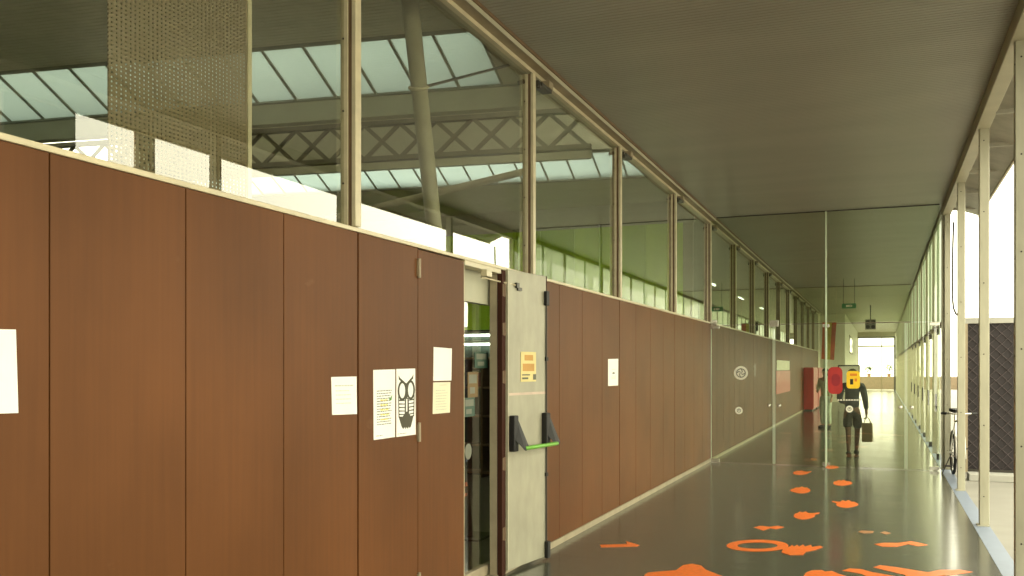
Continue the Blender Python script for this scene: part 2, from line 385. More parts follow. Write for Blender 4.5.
# ------------------------------------------------------------------ left brown wall
MODS = [-1.0, 1.665, 4.40, 7.18, 9.93, 12.88, 15.75, 18.6, 21.45, 24.3, 27.15, 30.0, 32.8, 35.7, 38.6, 41.5, 44.4]
wl = empty('wall_left', 'brown panelled wall with upright board joints along the corridor', 'wall', (A, 0, 0), kind=S)
joints = []
JM = [m + 0.05 for m in MODS]
for a, b in zip(JM[:-1], JM[1:]):
    joints += [a + (b - a) * k / 4 for k in range(4)]
joints.append(44.4)
D0, D1, D2 = 5.17, 5.86, 6.53     # closed leaf, open doorway
def near(y, t): return abs(y - t) < 0.06
pan = []
for y0, y1 in zip(joints[:-1], joints[1:]):
    if y0 >= 4.39 and y1 <= 7.25: continue
    pan.append((y0, y1))
pan += [(4.45, D0), (D2 + 0.08, 7.23)]
for y0, y1 in pan:
    g = 0.013 if min(abs(y0 - q) for q in JM) < 0.01 else 0.003
    MB().box(-0.03, 0, y0 + g, y1 - 0.003, 0.058, P - 0.012).build('wall_panel', M['brown'], wl, bevel=0.002)
MB().box(-0.09, -0.032, -4, D0, 0, P - 0.02).build('wall_core', M['core'], wl)
MB().box(-0.09, -0.032, D2 + 0.03, 44.4, 0, P - 0.02).build('wall_core', M['core'], wl)
MB().box(-0.03, 0, -4, -0.96, 0.058, P - 0.012).build('wall_panel', M['brown'], wl)
tag(MB().box(A - 0.035, A + 0.006, -4, D0, 0, 0.055).build('baseboard_left', M['base']), 'pale skirting at the foot of the near brown boards', 'skirting', kind=S)
tag(MB().box(A - 0.035, A + 0.006, D2 + 0.08, 44.4, 0, 0.055).build('baseboard_left', M['base']), 'pale skirting at the foot of the brown boards past the doorway', 'skirting', kind=S)
tag(MB().box(A - 0.10, A + 0.012, -4, 44.4, P - 0.012, P + 0.012).build('trim_2', M['creamd'], bevel=0.003), 'thin cream sill capping the brown wall', 'sill', kind=S)
# top rail at the ceiling
rl = empty('trim_3', 'cream and brown channel where the clerestory meets the ceiling', 'rail', (A, -4, 4.05), kind=S)
MB().box(-0.03, 0.012, 0, 48.4, 0.012, 0.046).build('head_rail', M['creamd'], rl)
MB().box(-0.03, 0.10, 0, 48.4, 0.046, 0.10).build('channel', M['rail'], rl)
MB().box(0.10, 0.106, 0, 48.4, 0.040, 0.10).build('lip', M['cream'], rl)
MB().box(0.107, 0.120, 0, 48.4, 0.075, 0.10).build('brown_strip', M['rust'], rl)  # thin dark brown line along the ceiling side of the lip
tag(MB().box(A - 0.12, A - 0.03, -4, 44.4, 4.09, 4.75).build('wall_header', M['hallg']), 'grey header strip above the clerestory glass', 'wall', kind=S)

# clerestory bays
for i, (a, b) in enumerate(zip(MODS[:-1], MODS[1:])):
    w = empty(f'window_{i+1}', f'clerestory glass bay over the brown wall, {ORD[i]} along from the camera end', 'window', (A, a, P), kind=S)
    L = b - a
    MB().box(-0.036, -0.026, 0.05, L - 0.05, 0.014, 1.69).build('glass_pane', M['glass'], w)
    MB().box(-0.062, -0.014, -0.030, 0.030, 0.012, 1.68).build('mullion', M['creamd'], w, bevel=0.003)
    MB().box(-0.014, 0.010, -0.024, 0.024, 0.012, 1.68).build('mullion_core', M['rust'], w)
    MB().box(0.010, 0.036, -0.030, 0.030, 0.012, 1.68).build('mullion', M['creamd'], w, bevel=0.003)
    if a < 20:
        bo = MB()
        for z in (0.25, 0.65, 1.05, 1.45): bo.lathe((-0.042, -0.030, z), (0, -1, 0), [(0, 0.006), (0.003, 0.006), (0.004, 0.003)], 8)
        bo.build('bolt_row', M['bolt'], w)
    cl = MB().box(-0.02, 0.055, 0.04, 0.09, 1.585, 1.64).box(-0.02, 0.07, 0.09, 0.34, 1.605, 1.635).build('clamp', M['steel'], w, bevel=0.003)
    MB().lathe((0.03, 0.07, 1.60), (1, 0, 0), [(0, 0.022), (0.03, 0.022), (0.034, 0.012)], 10).build('clamp_knob', M['steel'], cl)
    MB().box(0.0, 0.08, 0.24, 0.34, 1.635, 1.69).build('clamp_foot', M['rail'], cl)
    MB().tube([(-0.09, -0.06, 1.60), (-0.045, -0.03, 1.62)], 0.018, 8).build('back_clamp', M['steel'], w)

# doors in the brown wall
d1 = empty('door_1', 'closed brown door leaf beside the open doorway', 'door', (A, D0, 0), kind=S)
MB().box(-0.035, 0, 0.004, D1 - D0, 0.02, P - 0.02).build('door_leaf', M['brown'], d1, bevel=0.002)
MB().box(-0.036, 0.001, D1 - D0, D1 - D0 + 0.006, 0.02, P - 0.02).build('edge_strip', M['creamd'], d1)
for z in (2.23, 1.195, 0.25):
    h = MB().tube([(0.012, -0.004, z - 0.06), (0.012, -0.004, z + 0.06)], 0.011, 10).box(0, 0.005, -0.014, 0.014, z - 0.05, z + 0.05)
    h.build('hinge', M['rail'], d1)
p0 = Vector((-2.715, 6.605, 0)); p1 = Vector((-2.622, 7.235, 0))
ang = math.atan2(p1.y - p0.y, p1.x - p0.x)
d2 = empty('door_2', 'open galvanised grey door leaf folded back against the brown wall', 'door', p0, ang, kind=S)
W = (p1 - p0).length
# local x along the leaf, -y faces the corridor
MB().box(0.012, W - 0.006, -0.024, 0.022, 0.03, P - 0.005).build('door_leaf', M['galv'], d2, bevel=0.004)
MB().box(0, 0.012, -0.028, 0.024, 0.03, P - 0.005).build('edge_strip', M['cream'], d2)
MB().box(W - 0.006, W + 0.004, -0.026, 0.024, 0.03, P - 0.005).build('edge_strip', M['dredge'], d2)
for x in (0.05, W - 0.055):
    hd = MB().prism([(x - 0.035, -0.026, 0.95), (x + 0.035, -0.026, 0.95), (x + 0.035, -0.026, 1.23), (x - 0.035, -0.026, 1.23)], (0, -0.05, 0))
    hd.build('bar_head', M['black'], d2, bevel=0.008)
    a = MB().prism([(x - 0.02, -0.03, 1.20), (x + 0.025, -0.06, 1.20), (x + 0.07, -0.135, 0.98), (x + 0.03, -0.135, 0.955), (x - 0.02, -0.076, 1.04)], (0.028, 0, 0))
    a.build('bar_arm', M['black'], d2, bevel=0.004)
MB().tube([(0.10, -0.125, 0.975), (W - 0.0, -0.125, 0.975)], 0.016, 12).build('push_bar', M['greenbar'], d2, smooth=True)
cb = MB().box(W - 0.05, W + 0.0, -0.055, -0.025, 2.12, 2.24).build('lock_box', M['black'], d2, bevel=0.006)
MB().box(W - 0.04, W + 0.01, -0.06, -0.025, 0.02, 0.16).build('foot_bolt', M['black'], d2, bevel=0.006)
MB().tube([(W - 0.015, -0.032, 0.16), (W - 0.015, -0.032, 2.12)], 0.007, 8).build('lock_rod', M['steel'], d2)
MB().box(W - 0.03, W + 0.004, -0.04, -0.025, 0.70, 0.73).box(W - 0.03, W + 0.004, -0.04, -0.025, 1.66, 1.69).build('rod_guide', M['black'], d2)
MB().tube([(-0.30, 0.03, 2.28), (0.12, -0.03, 2.25)], 0.006, 8).build('closer_arm', M['creamd'], d2)
MB().box(0.11, 0.15, -0.045, -0.024, 2.23, 2.27).box(0.14, 0.20, -0.04, -0.024, 2.21, 2.235).build('closer_shoe', M['steel'], d2)
MB().box(0.02, W - 0.02, -0.0252, -0.0242, 1.385, 1.405).build('tape_mark', mat('faded_pink_tape', (0.52, 0.40, 0.32), 0.6), d2)
# door frame: dark jamb with hinges, lintel, inner glazed door
fr = empty('door_frame', 'dark red-brown jamb with hinges and cream lintel of the open doorway', 'door frame', (A, D2, 0), kind=S)
MB().box(-0.09, -0.031, -0.004, 0.029, 0, P - 0.02).build('reveal', M['base'], fr)
MB().box(-0.03, 0.012, 0.0, 0.073, 0, P - 0.015).build('jamb', M['dredge'], fr, bevel=0.003)
MB().box(-0.10, 0.004, D1 - D2 + 0.01, 0.0, P - 0.045, P - 0.012).build('lintel', M['creamd'], fr)
for z in (0.32, 0.86, 1.53, 1.90, 2.2):
    MB().tube([(0.012, 0.036, z - 0.05), (0.012, 0.036, z + 0.05)], 0.012, 8).box(0.012, 0.016, 0.008, 0.065, z - 0.045, z + 0.045).build('hinge', M['rust'], fr)
MB().box(0.0, 0.05, -0.38, -0.28, P - 0.10, P - 0.05).build('closer_box', M['creamd'], fr, bevel=0.004)
IX = A - 0.14
dg = empty('door_3', 'glazed inner door with cream frame inside the open doorway', 'door', (IX, D0, 0), kind=S)
wd = 6.76 - D0
MB().box(-0.03, 0.03, 0, wd + 0.10, 2.09, P + 0.03).build('head_panel', M['hallg'], dg)
MB().box(-0.03, 0.03, wd - 0.03, wd + 0.10, 0, 2.09).build('stile', M['base'], dg, bevel=0.003)
MB().box(-0.03, 0.03, 0, 0.05, 0, 2.09).build('stile', M['base'], dg, bevel=0.003)
MB().box(-0.03, 0.03, 0.05, wd - 0.03, 0.0, 0.08).build('bottom_rail', M['base'], dg, bevel=0.003)
MB().box(-0.006, 0.006, 0.05, wd - 0.03, 0.08, 2.09).build('glass_pane', M['glass'], dg)
MB().lathe((0.007, 1.05, 0.98), (1, 0, 0), [(0, 0.06), (0.002, 0.06)], 20).build('round_sticker', M['stickd'], dg)
tag(MB().box(A - 0.10, A - 0.02, D1 - 0.0, D2 + 0.02, -0.004, 0.006).build('trim_4', M['base']), 'worn cream threshold of the open doorway', 'threshold', kind=S)

# ------------------------------------------------------------------ hall behind the wall
HX = -11.2
tag(MB().box(HX - 0.1, HX, -4, 44.5, 0, 4.7).build('wall_back', M['hallg']), 'grey back wall of the hall behind the clerestory', 'wall', kind=S)
SK = 0.14      # the hall is a little out of square with the corridor
def skew(o):
    for v in o.data.vertices: v.co.y += SK * (v.co.x + 3.0)
    return o
def roof_strip(name, prof, m, label, x1=-2.84):
    poly = [(HX, y, z) for y, z in prof] + [(HX, y, z + 0.12) for y, z in reversed(prof)]
    o = MB().prism(poly, (x1 - HX, 0, 0)).build(name, m); skew(o); return tag(o, label, 'ceiling', kind=S)
def roof_box(name, y0, y1, z0, z1, label):
    return tag(skew(MB().box(HX, -2.84, y0, y1, z0, z1).build(name, M['hallg'])), label, 'ceiling', kind=S)
tag(skew(slats(HX, -2.84, -2.9, 1.0, 4.30, 0.06, 0.009, 0.006).build('ceiling_hall', M['hallc'])), 'slatted hall ceiling at the near end', 'ceiling', kind=S)
tag(skew(slats(HX, -2.84, 1.6, 6.72, 4.31, 0.06, 0.009, 0.006).build('ceiling_hall', M['hallc'])), 'slatted hall ceiling just before the near green skylight strip', 'ceiling', kind=S)
roof_strip('ceiling_hall', [(-4, 4.33), (1.0, 4.33)], M['slab'], 'roof sheet over the near end of the hall')
roof_strip('ceiling_hall', [(1.61, 4.34), (6.70, 4.34)], M['slab'], 'roof sheet over the middle of the hall')
roof_strip('ceiling_hall', [(1.45, 4.02), (1.6, 4.02), (1.6, 4.30)], M['hallg'], 'grey soffit step in the hall roof')
roof_box('beam_hall', 7.25, 7.36, 3.82, 5.6, 'smooth grey beam below the near green skylight strip')
roof_box('ceiling_hall', 7.36, 12.30, 5.5, 5.6, 'high flat hall ceiling above the lattice truss')
roof_box('wall_upstand', 12.30, 12.38, 4.62, 5.6, 'grey upstand above the second skylight strip')
roof_strip('ceiling_hall', [(12.9, 4.34), (16.6, 4.34)], M['hallg'], 'smooth grey soffit next to the lime wall')
def skylight(idx, ya, za, yb, zb, label):
    s_ = empty(f'window_{30+idx}', label, 'skylight', (0, ya, za), kind=S)
    dy, dz = yb - ya, zb - za
    nrm = Vector((0, -dz, dy)).normalized()
    def quad(x0, x1, t0, t1, off, th):
        a = [Vector((x, dy * t, dz * t)) + nrm * off for x, t in ((x0, t0), (x1, t0), (x1, t1), (x0, t1))]
        return a, [p + nrm * th for p in a]
    skew(MB().hexa(*quad(HX, -3.0, 0, 1, 0.0, 0.012)).build('translucent_sheet', M['sky'], s_))
    skew(MB().hexa(*quad(-3.0, -2.84, 0, 1, -0.01, 0.10)).build('end_panel', M['hallg'], s_))
    bars = MB()
    x = -3.0
    while x > HX:
        bars.hexa(*quad(x - 0.011, x + 0.011, 0, 1, -0.015, 0.02)); x -= 0.38
    skew(bars.build('glazing_bars', M['bar'], s_))
    skew(MB().hexa(*quad(HX, -2.86, -0.05, 0.02, -0.03, 0.05)).build('head_bar', M['bar'], s_))
    skew(MB().hexa(*quad(HX, -2.86, 0.985, 1.04, -0.02, 0.05)).build('foot_bar', M['bar'], s_))
skylight(1, 1.0, 4.30, 1.45, 4.02, 'unseen hall skylight strip added for light at the camera end')  # out of view, added to let more light into the hall
skylight(2, 6.72, 4.32, 7.25, 4.02, 'large pale green skylight strip behind the second clerestory bay')
skylight(3, 12.4, 4.62, 12.9, 4.34, 'second pale green skylight strip past the lattice truss')
# lattice truss
tr = empty('roof_truss', 'grey lattice truss with crossed braces below the hall roof', 'truss', (0, 9.25, 3.90), kind=S)
tr.rotation_euler = (0, 0, math.atan(SK)); tr.location.y = 9.25 + 3.0 * SK
tz0, tz1 = 0.0, 0.44
MB().box(HX, -2.86, -0.04, 0.04, tz1 - 0.05, tz1).build('top_chord', M['truss'], tr)
MB().box(HX, -2.86, -0.04, 0.04, tz0, tz0 + 0.05).build('bottom_chord', M['truss'], tr)
x = -2.9
while x > HX + 0.5:
    for (xa, xb) in ((x, x - 0.42), (x - 0.42, x)):
        dxv = Vector((xb - xa, 0, tz1 - tz0 - 0.06)); n_ = Vector((dxv.z, 0, -dxv.x)).normalized() * 0.022
        a = Vector((xa, -0.02 if xa > xb else 0.005, tz0 + 0.03)); b = a + dxv
        MB().prism([a - n_, a + n_, b + n_, b - n_], (0, 0.018, 0)).build('brace', M['truss'], tr)
    x -= 0.42
MB().box(HX, -2.86, -0.03, 0.03, -0.10, -0.02).build('ledge', M['hallg'], tr)
# slanting beam under strip 2
bm0, bm1 = atY(440, 192, 10.2), atY(523, 172, 10.2)
bd = (bm0 - bm1)
tag(MB().tube([bm1 - bd * 0.02, bm1 + bd * 2.5], 0.045, 10).build('tie_beam', M['column']), 'slim grey tie beam crossing in front of the second skylight strip', 'beam', kind=S)
# inclined column, ring and stay
ct, cb_ = atY(410, 2, 5.8), atY(435.5, 240, 6.6)
dirv = (cb_ - ct) / (ct.z - cb_.z); cbase = ct + dirv * ct.z
co = empty('leaning_column', 'leaning round grey column seen through the second clerestory bay', 'column', cbase, kind=S)
MB().tube([Vector((0, 0, 0)), (ct - cbase) * 1.02], [0.060, 0.062], 20).build('shaft', M['column'], co, smooth=True)
def scr_y(p):
    d = p.y * CT - p.x * ST; return VY - F * (p.z - H) / d
zc = next(z / 100 for z in range(420, 250, -1) if scr_y(ct + dirv * (ct.z - z / 100)) > 86)
cr_ = ct + dirv * (ct.z - zc) - cbase
MB().torus(cr_, dirv, 0.068, 0.014, 24, 8).build('collar', M['creamd'], co, smooth=True)
e_ = atX(513, 64, -2.84) - cbase
MB().tube([cr_ + Vector((0.07, 0.0, 0.0)), e_], 0.011, 8).build('stay_rod', M['steel'], co)
MB().box(-0.2, 0.2, -0.2, 0.2, 0.0, 0.02).build('base_plate', M['steel'], co)
# woven screen
q0, q1 = atX(108, 60, -2.98), atX(250, 60, -2.98)
sn = empty('woven_screen', 'tan woven mesh screen hanging behind the first clerestory glass', 'screen', (-2.98, q0.y, 2.42))
MB().box(-0.003, 0.003, 0, q1.y - q0.y, 0, 1.82).build('mesh_sheet', M['screen'], sn)
MB().tube([(0, -0.02, 0), (0, q1.y - q0.y + 0.02, 0)], 0.012, 8).build('bottom_rod', M['creamd'], sn)
MB().box(-0.03, 0.03, -0.02, q1.y - q0.y + 0.02, 1.80, 1.86).build('head_rail', M['creamd'], sn)
MB().box(-0.012, 0.012, q1.y - q0.y - 0.03, q1.y - q0.y + 0.0, 0.0, 1.82).build('edge_batten', M['creamd'], sn)
# lime end wall
le = empty('wall_end', 'lime green end wall of the hall behind the glass', 'wall', (0, 15.0, 0), kind=S)
x = -2.86; k = 0
while x > HX:
    wd_ = 0.62; xb = max(HX, x - wd_)
    if k == 0:
        MB().box(x - 0.16, x, 0, 0.08, 0, 3.98).build('end_board', M['base'], le); xb = x - 0.16
    else:
        MB().box(xb + 0.004, x, 0, 0.08, 2.28, 3.98).build('wall_board', M['lime'] if k % 2 else M['lime2'], le)
    x = xb; k += 1
MB().box(HX, -3.02, 0, 0.09, 0, 2.28).build('lower_wall', M['teal'], le)
MB().box(HX, -2.84, -0.02, 0.12, 3.98, 4.36).build('bulkhead', M['hallg'], le)
def strip_light(loc, L, label, axis='x', st=None):
    o = empty('strip_light', label, 'light', loc, 0 if axis == 'x' else PI / 2)
    MB().box(-L / 2, L / 2, -0.05, 0.05, 0.03, 0.08).build('light_case', M['lampcase'], o, bevel=0.005)
    MB().tube([(-L / 2 + 0.03, 0, 0.012), (L / 2 - 0.03, 0, 0.012)], 0.018, 10).build('fluorescent_tube', M['tube'], o)
    return o
for (px, py, Lx, lab) in ((481, 336, 1.6, 'upper of two fluorescent strips glimpsed low through the open doorway'), (479, 345, 1.3, 'lower fluorescent strip glimpsed through the open doorway')):
    p = atY(px, py, 14.90); strip_light((p.x, 14.90, p.z), Lx, lab)
# shelving glimpsed through the doorway
bk = atY(478, 400, 12.2)
sh = empty('bookcase', 'dark bookcase standing in the hall behind the inner glass door', 'bookcase', (bk.x, 12.3, 0))
MB().box(-0.75, 0.75, 0.30, 0.33, 0, 1.75).build('back_board', M['teal'], sh)
for xx in (-0.75, 0.0, 0.73): MB().box(xx, xx + 0.025, 0, 0.30, 0, 1.75).build('upright', M['wood'], sh)
for zz in (0.06, 0.46, 0.88, 1.30, 1.73): MB().box(-0.73, 0.73, 0.0, 0.30, zz, zz + 0.025).build('shelf', M['wood'], sh)
for k in range(8):
    xx = -0.66 + k * 0.085; hh = random.uniform(0.2, 0.28)
    tag(MB().box(bk.x + xx, bk.x + xx + random.uniform(0.03, 0.06), 12.33, 12.53, 1.326, 1.326 + hh).build('book', M[['bookg', 'face', 'paper2', 'dred'][k % 4]], bevel=0.002),
        'book upright on the top shelf of the hall bookcase', 'book', 'books in the hall bookcase')
# posters on the inner door glass
for (x0, y0, x1, y1, m_, lab) in ((468, 372, 478, 397, 'face', 'ochre picture card stuck on the inner glass door'), (475, 352, 488, 368, 'bookg', 'dull green card stuck high on the inner glass door'),
                                  (464, 398, 475, 416, 'bookg', 'small teal card stuck low on the inner glass door')):
    a, b = atX(x0, y0, IX + 0.010), atX(x1, y1, IX + 0.010)
    o = empty('picture_card', lab, 'card', (IX + 0.007, a.y, b.z))
    w_, h_ = b.y - a.y, a.z - b.z
    MB().box(0, 0.002, 0, w_, 0, h_).build('card_sheet', M[m_], o)
    MB().box(0.002, 0.0028, w_ * 0.12, w_ * 0.88, h_ * 0.55, h_ * 0.9).box(0.002, 0.0028, w_ * 0.2, w_ * 0.7, h_ * 0.15, h_ * 0.4).build('print', M['stickd'], o)
# hall beyond the lime wall
tag(MB().box(HX, -2.84, 15.2, 44.5, 4.12, 4.25).build('ceiling_far_hall', M['hallg']), 'dark ceiling of the room past the lime wall', 'ceiling', kind=S)
tag(MB().box(HX, -2.84, 44.4, 44.5, 0, 4.6).build('wall_far_hall', M['hallg']), 'grey end wall of the room past the lime wall', 'wall', kind=S)
tag(MB().box(-6.6, -6.5, 15.2, 44.4, 0, 4.12).build('wall_inner', M['teal']), 'dark inner wall of the room past the lime wall', 'wall', kind=S)
for k, y in enumerate((27, 33, 39)):
    strip_light((-4.6, y, 4.041), 1.3, f'{ORD[k]} fluorescent ceiling strip in the dark room past the lime wall', 'y')
for k, (x_, y_) in enumerate(((-6.5, 3.6), (-8.8, 3.6))):
    z_ = 4.231
    o = strip_light((x_, y_, z_), 1.5, f'{["nearer", "farther"][k]} fluorescent strip on the slatted hall ceiling', 'y')
    if y_ > 8:
        MB().tube([(-0.5, 0, 0.08), (-0.5, 0, 0.95)], 0.004, 6).build('wire', M['steel'], o); MB().tube([(0.5, 0, 0.08), (0.5, 0, 0.95)], 0.004, 6).build('wire', M['steel'], o)

# ------------------------------------------------------------------ right posts
PYS = [-0.7, 2.05, 4.9, 7.75, 10.45, 13.35, 16.05]
for i, y in enumerate(PYS):
    lab = {3: 'cream steel post cut by the frame edge, nearest in view', 4: 'second cream steel post, its foot on the blue-grey strip', 5: 'third cream steel post, just before the bicycle',
           6: 'fourth cream post, at the end of the glass partition'}.get(i, f'cream steel post beside the camera, {ORD[i]} of those behind the frame edge')
    po = empty('steel_post', lab, 'post', (BX + 0.03, y, 0), kind=S)
    MB().box(-0.035, 0.055, -0.045, 0.045, 0.006, 4.03).build('post_shaft', M['post'], po, bevel=0.006)
    MB().box(-0.055, 0.054, -0.075, 0.075, 0.002, 0.012).build('base_plate', M['post'], po)
    bo = MB()
    for z in [0.25 + 0.72 * k for k in range(6)]:
        bo.lathe((-0.035, -0.03, z), (-1, 0, 0), [(0, 0.007), (0.003, 0.006)], 8).lathe((0.005, -0.045, z + 0.05), (0, -1, 0), [(0, 0.007), (0.003, 0.006)], 8)
    bo.build('bolt_row', M['bolt'], po)

# ------------------------------------------------------------------ outside
fy = 15.7
fe = empty('mesh_fence', 'dark fence panel with pale diamond wire and white top rail', 'fence', (1.2, fy, 0))
z0f, z1f = 0.05, 2.28; wf = 4.5
MB().box(0, wf, 0.04, 0.07, z0f, z1f).build('dark_sheet', M['fencep'], fe)
MB().box(-0.02, wf, 0.0, 0.09, z1f, z1f + 0.09).build('top_rail', M['kerb'], fe, bevel=0.005)
MB().box(-0.02, wf, 0.0, 0.09, 0.0, z0f).build('bottom_rail', M['steel'], fe)
for xx in (-0.03, 1.45, 2.95, 4.45): MB().box(xx, xx + 0.05, -0.01, 0.09, 0, z1f).build('fence_post', M['rail'], fe)
wm = MB(); pit = 0.16
hh = z1f - z0f
n_ = int((wf + hh) / pit) + 1
for k in range(n_):
    for sgn in (1, -1):
        x0_ = k * pit - hh if sgn > 0 else k * pit
        xa, za, xb, zb = x0_, z0f, x0_ + sgn * hh, z1f
        # clip to 0..wf
        def clip(xa, za, xb, zb):
            ts = [0, 1]
            for lim in (0, wf):
                if (xa - lim) * (xb - lim) < 0: ts.append((lim - xa) / (xb - xa))
            ts = sorted(ts); best = None
            for t0, t1 in zip(ts[:-1], ts[1:]):
                xm = xa + (xb - xa) * (t0 + t1) / 2
                if 0 <= xm <= wf and t1 - t0 > 0.01: best = (t0, t1)
            return best
        c_ = clip(xa, za, xb, zb)
        if c_:
            pts = [(xa + (xb - xa) * t, 0.025 + 0.004 * sgn, za + (zb - za) * t) for t in c_]
            wm.tube(pts, 0.0055, 5)
wm.build('wire_mesh', M['wire'], fe)
tag(MB().box(1.15, 6, fy - 1.1, fy - 0.75, -0.012, 0.09).build('kerb', M['kerb'], bevel=0.01), 'white kerb running in front of the dark mesh fence', 'kerb', kind=S)
dp = MB().tube([atY(953.5, 222, 15.3), atY(952.5, 262, 15.3), atY(952.5, 298, 15.3), atY(953.5, 308, 15.3), atY(956, 314, 15.3), atY(960, 316, 15.6)], 0.014, 10)
tag(dp.build('downpipe', M['steel'], smooth=True), 'thin dark downpipe bending above the mesh fence', 'pipe')
# unseen boards added beside the posts to block sky in the clerestory reflections
for y0, y1, lab in ((5.74, 6.50, 'wide dark hoarding board added unseen beside the open posts'), (7.29, 7.52, 'narrow dark hoarding board added unseen next to the wide one')):
    og = empty('reflection_blocker', lab, 'blocker', (1.55, y0, -0.012))
    MB().box(0, 0.03, 0, y1 - y0, 0, 4.3).build('board', M['teal'], og)
    for yy in (0.02, y1 - y0 - 0.07): MB().box(0.03, 0.08, yy, yy + 0.05, 0, 4.3).build('stake', M['wood'], og)
tag(MB().box(6.5, 6.8, 17, 78, -0.02, 1.05).build('wall_garden', M['tan']), 'low tan rendered wall outside the side glazing', 'wall', kind=S)
tag(MB().box(-7, 6.8, 76, 76.3, -0.03, 0.95).build('wall_garden', M['tan']), 'low tan wall closing the view past the far exit', 'wall', kind=S)
for k, (px, s_) in enumerate(((869, 0.30), (889, 0.36))):
    p = atY(px, 376, 76.15)
    o = empty('potted_shrub', ['small dark shrub in a pot on the far tan wall, beside the white wall', 'larger dark shrub in a pot on the far tan wall, beside the side glazing'][k], 'plant', (p.x, 76.15, 0.95))
    MB().lathe((0, 0, 0), (0, 0, 1), [(0, 0.11), (0.2, 0.15), (0.22, 0.16)], 14).build('pot', M['pot'], o)
    lf = MB()
    for j in range(90):
        c = Vector((random.gauss(0, .5), random.gauss(0, .4), random.gauss(0, .45))) * s_ + Vector((0, 0, 0.30 + s_))
        u = Vector((random.gauss(0, 1), random.gauss(0, 1), random.gauss(0, 1))).normalized() * 0.09; v = u.orthogonal().normalized() * 0.035
        lf.add([c - u, c + v, c + u, c - v], [(0, 1, 2, 3)])
    lf.build('foliage', M['leaf'], o)

# ------------------------------------------------------------------ first glass partition
XL = A + 0.03
X1 = atY(774, 400, PY).x; X2 = atY(826, 400, PY).x; X3 = atY(906, 400, PY).x; X4 = 0.83
TZ = 2.31
leaves = [(XL, X1 - 0.012, 'glass door leaf next to the brown wall, with a round logo sticker', 'R'), (X1 + 0.012, X2 - 0.012, 'glass door leaf between the two pull knobs and the tall glass edge', 'L'),
          (X2 + 0.012, X3 - 0.012, 'wide glass door leaf in front of the walking person', 'R'), (X3 + 0.012, X4, 'narrow glass door leaf next to the fourth cream post', 'L')]
for i, (x0, x1, lab, hs) in enumerate(leaves):
    d = empty(f'door_{4+i}', lab, 'glass door', (x0, PY, 0), kind=S); w_ = x1 - x0
    MB().box(0, w_, -0.005, 0.005, 0.012, TZ).build('glass_pane', M['pglass'], d)
    MB().box(-0.002, 0.006, -0.006, 0.006, 0.012, TZ).build('glass_edge', M['edge'], d)
    MB().box(w_ - 0.006, w_ + 0.002, -0.006, 0.006, 0.012, TZ).build('glass_edge', M['edge'], d)
    xp = 0.0 if hs == 'R' else w_ - 0.16; fwid = 0.04 if i in (1, 2) else 0.14
    for zz in (0.01, TZ - 0.05):
        MB().box(xp + (0 if hs == 'R' else 0.16 - fwid), xp + (fwid if hs == 'R' else 0.16), -0.015, 0.015, zz, zz + 0.055).build('patch_fitting', M['chrome'], d, bevel=0.003)
    xk = w_ - 0.07 if hs == 'R' else 0.07
    kn = MB()
    for sg in (-1, 1): kn.lathe((xk, 0.005 * sg, 0.98), (0, sg, 0), [(0, 0.012), (0.03, 0.012), (0.034, 0.028), (0.06, 0.028), (0.064, 0.018)], 14)
    kn.build('pull_knob', M['chrome'], d, smooth=False)
tn = empty('window_50', 'tall glass transom over the first row of glass doors', 'window', (XL, PY, TZ + 0.02), kind=S)
MB().box(0, X2 - XL - 0.012, -0.005, 0.005, 0.0, CZ - TZ - 0.03).build('glass_pane', M['pglass'], tn)
MB().box(X2 - XL + 0.012, X4 - XL, -0.005, 0.005, 0.0, CZ - TZ - 0.03).build('glass_pane', M['pglass'], tn)
MB().box(0, X4 - XL, -0.012, 0.012, CZ - TZ - 0.035, CZ - TZ - 0.021).build('top_channel', M['steel'], tn)
MB().box(X2 - XL - 0.011, X2 - XL + 0.011, -0.02, 0.09, -TZ - 0.02, CZ - TZ - 0.03).build('glass_fin', M['edge'], tn)
MB().box(-0.02, 0.10, -0.02, 0.02, 0.0, 0.08).build('corner_fitting', M['chrome'], tn, bevel=0.003)
MB().box(X1 - XL - 0.07, X1 - XL + 0.07, -0.018, 0.018, -0.05, 0.06).build('corner_fitting', M['chrome'], tn, bevel=0.003)
# stickers on the partition glass
def disc_sticker(px, py, r, lab, logo):
    p = atY(px, py, PY); o = empty('round_sticker', lab, 'sticker', (p.x, PY - 0.006, p.z))
    MB().lathe((0, 0, 0), (0, -1, 0), [(0, r), (0.0015, r)], 28).build('sticker_disc', M['stick'], o)
    if logo:
        g = MB()
        g.torus((0, -0.002, 0), (0, 1, 0), r * 0.62, r * 0.07, 28, 4)
        for k in range(4):
            a = k * PI / 2 + 0.4
            g.tube([(math.cos(a) * r * .1, -0.002, math.sin(a) * r * .1), (math.cos(a + .5) * r * .35, -0.002, math.sin(a + .5) * r * .35), (math.cos(a + 1.1) * r * .55, -0.002, math.sin(a + 1.1) * r * .55)], r * 0.07, 5)
        g.build('logo_print', M['stickd'], o)
    else:
        MB().torus((0, -0.002, 0), (0, 1, 0), r * 0.45, r * 0.09, 20, 4).box(-r * .12, r * .12, -0.003, -0.001, -r * .12, r * .3).build('logo_print', M['stickd'], o)
disc_sticker(741, 373, 0.115, 'large pale round sticker with swirl print on the glass door', True)
disc_sticker(739, 410.5, 0.062, 'small pale round sticker below the swirl sticker', False)
disc_sticker(849.5, 409, 0.055, 'small white round sticker on glass before the walking person', False)
def plate(name, poly, m, th, y, lab, cat):
    c = atY(sum(p[0] for p in poly) / len(poly), sum(p[1] for p in poly) / len(poly), y)
    o = empty(name, lab, cat, c)
    pts = [atY(p[0], p[1], y) - c for p in poly]
    MB().prism(pts, (0, -th, 0)).build('sign_plate', m, o)
    return o, c
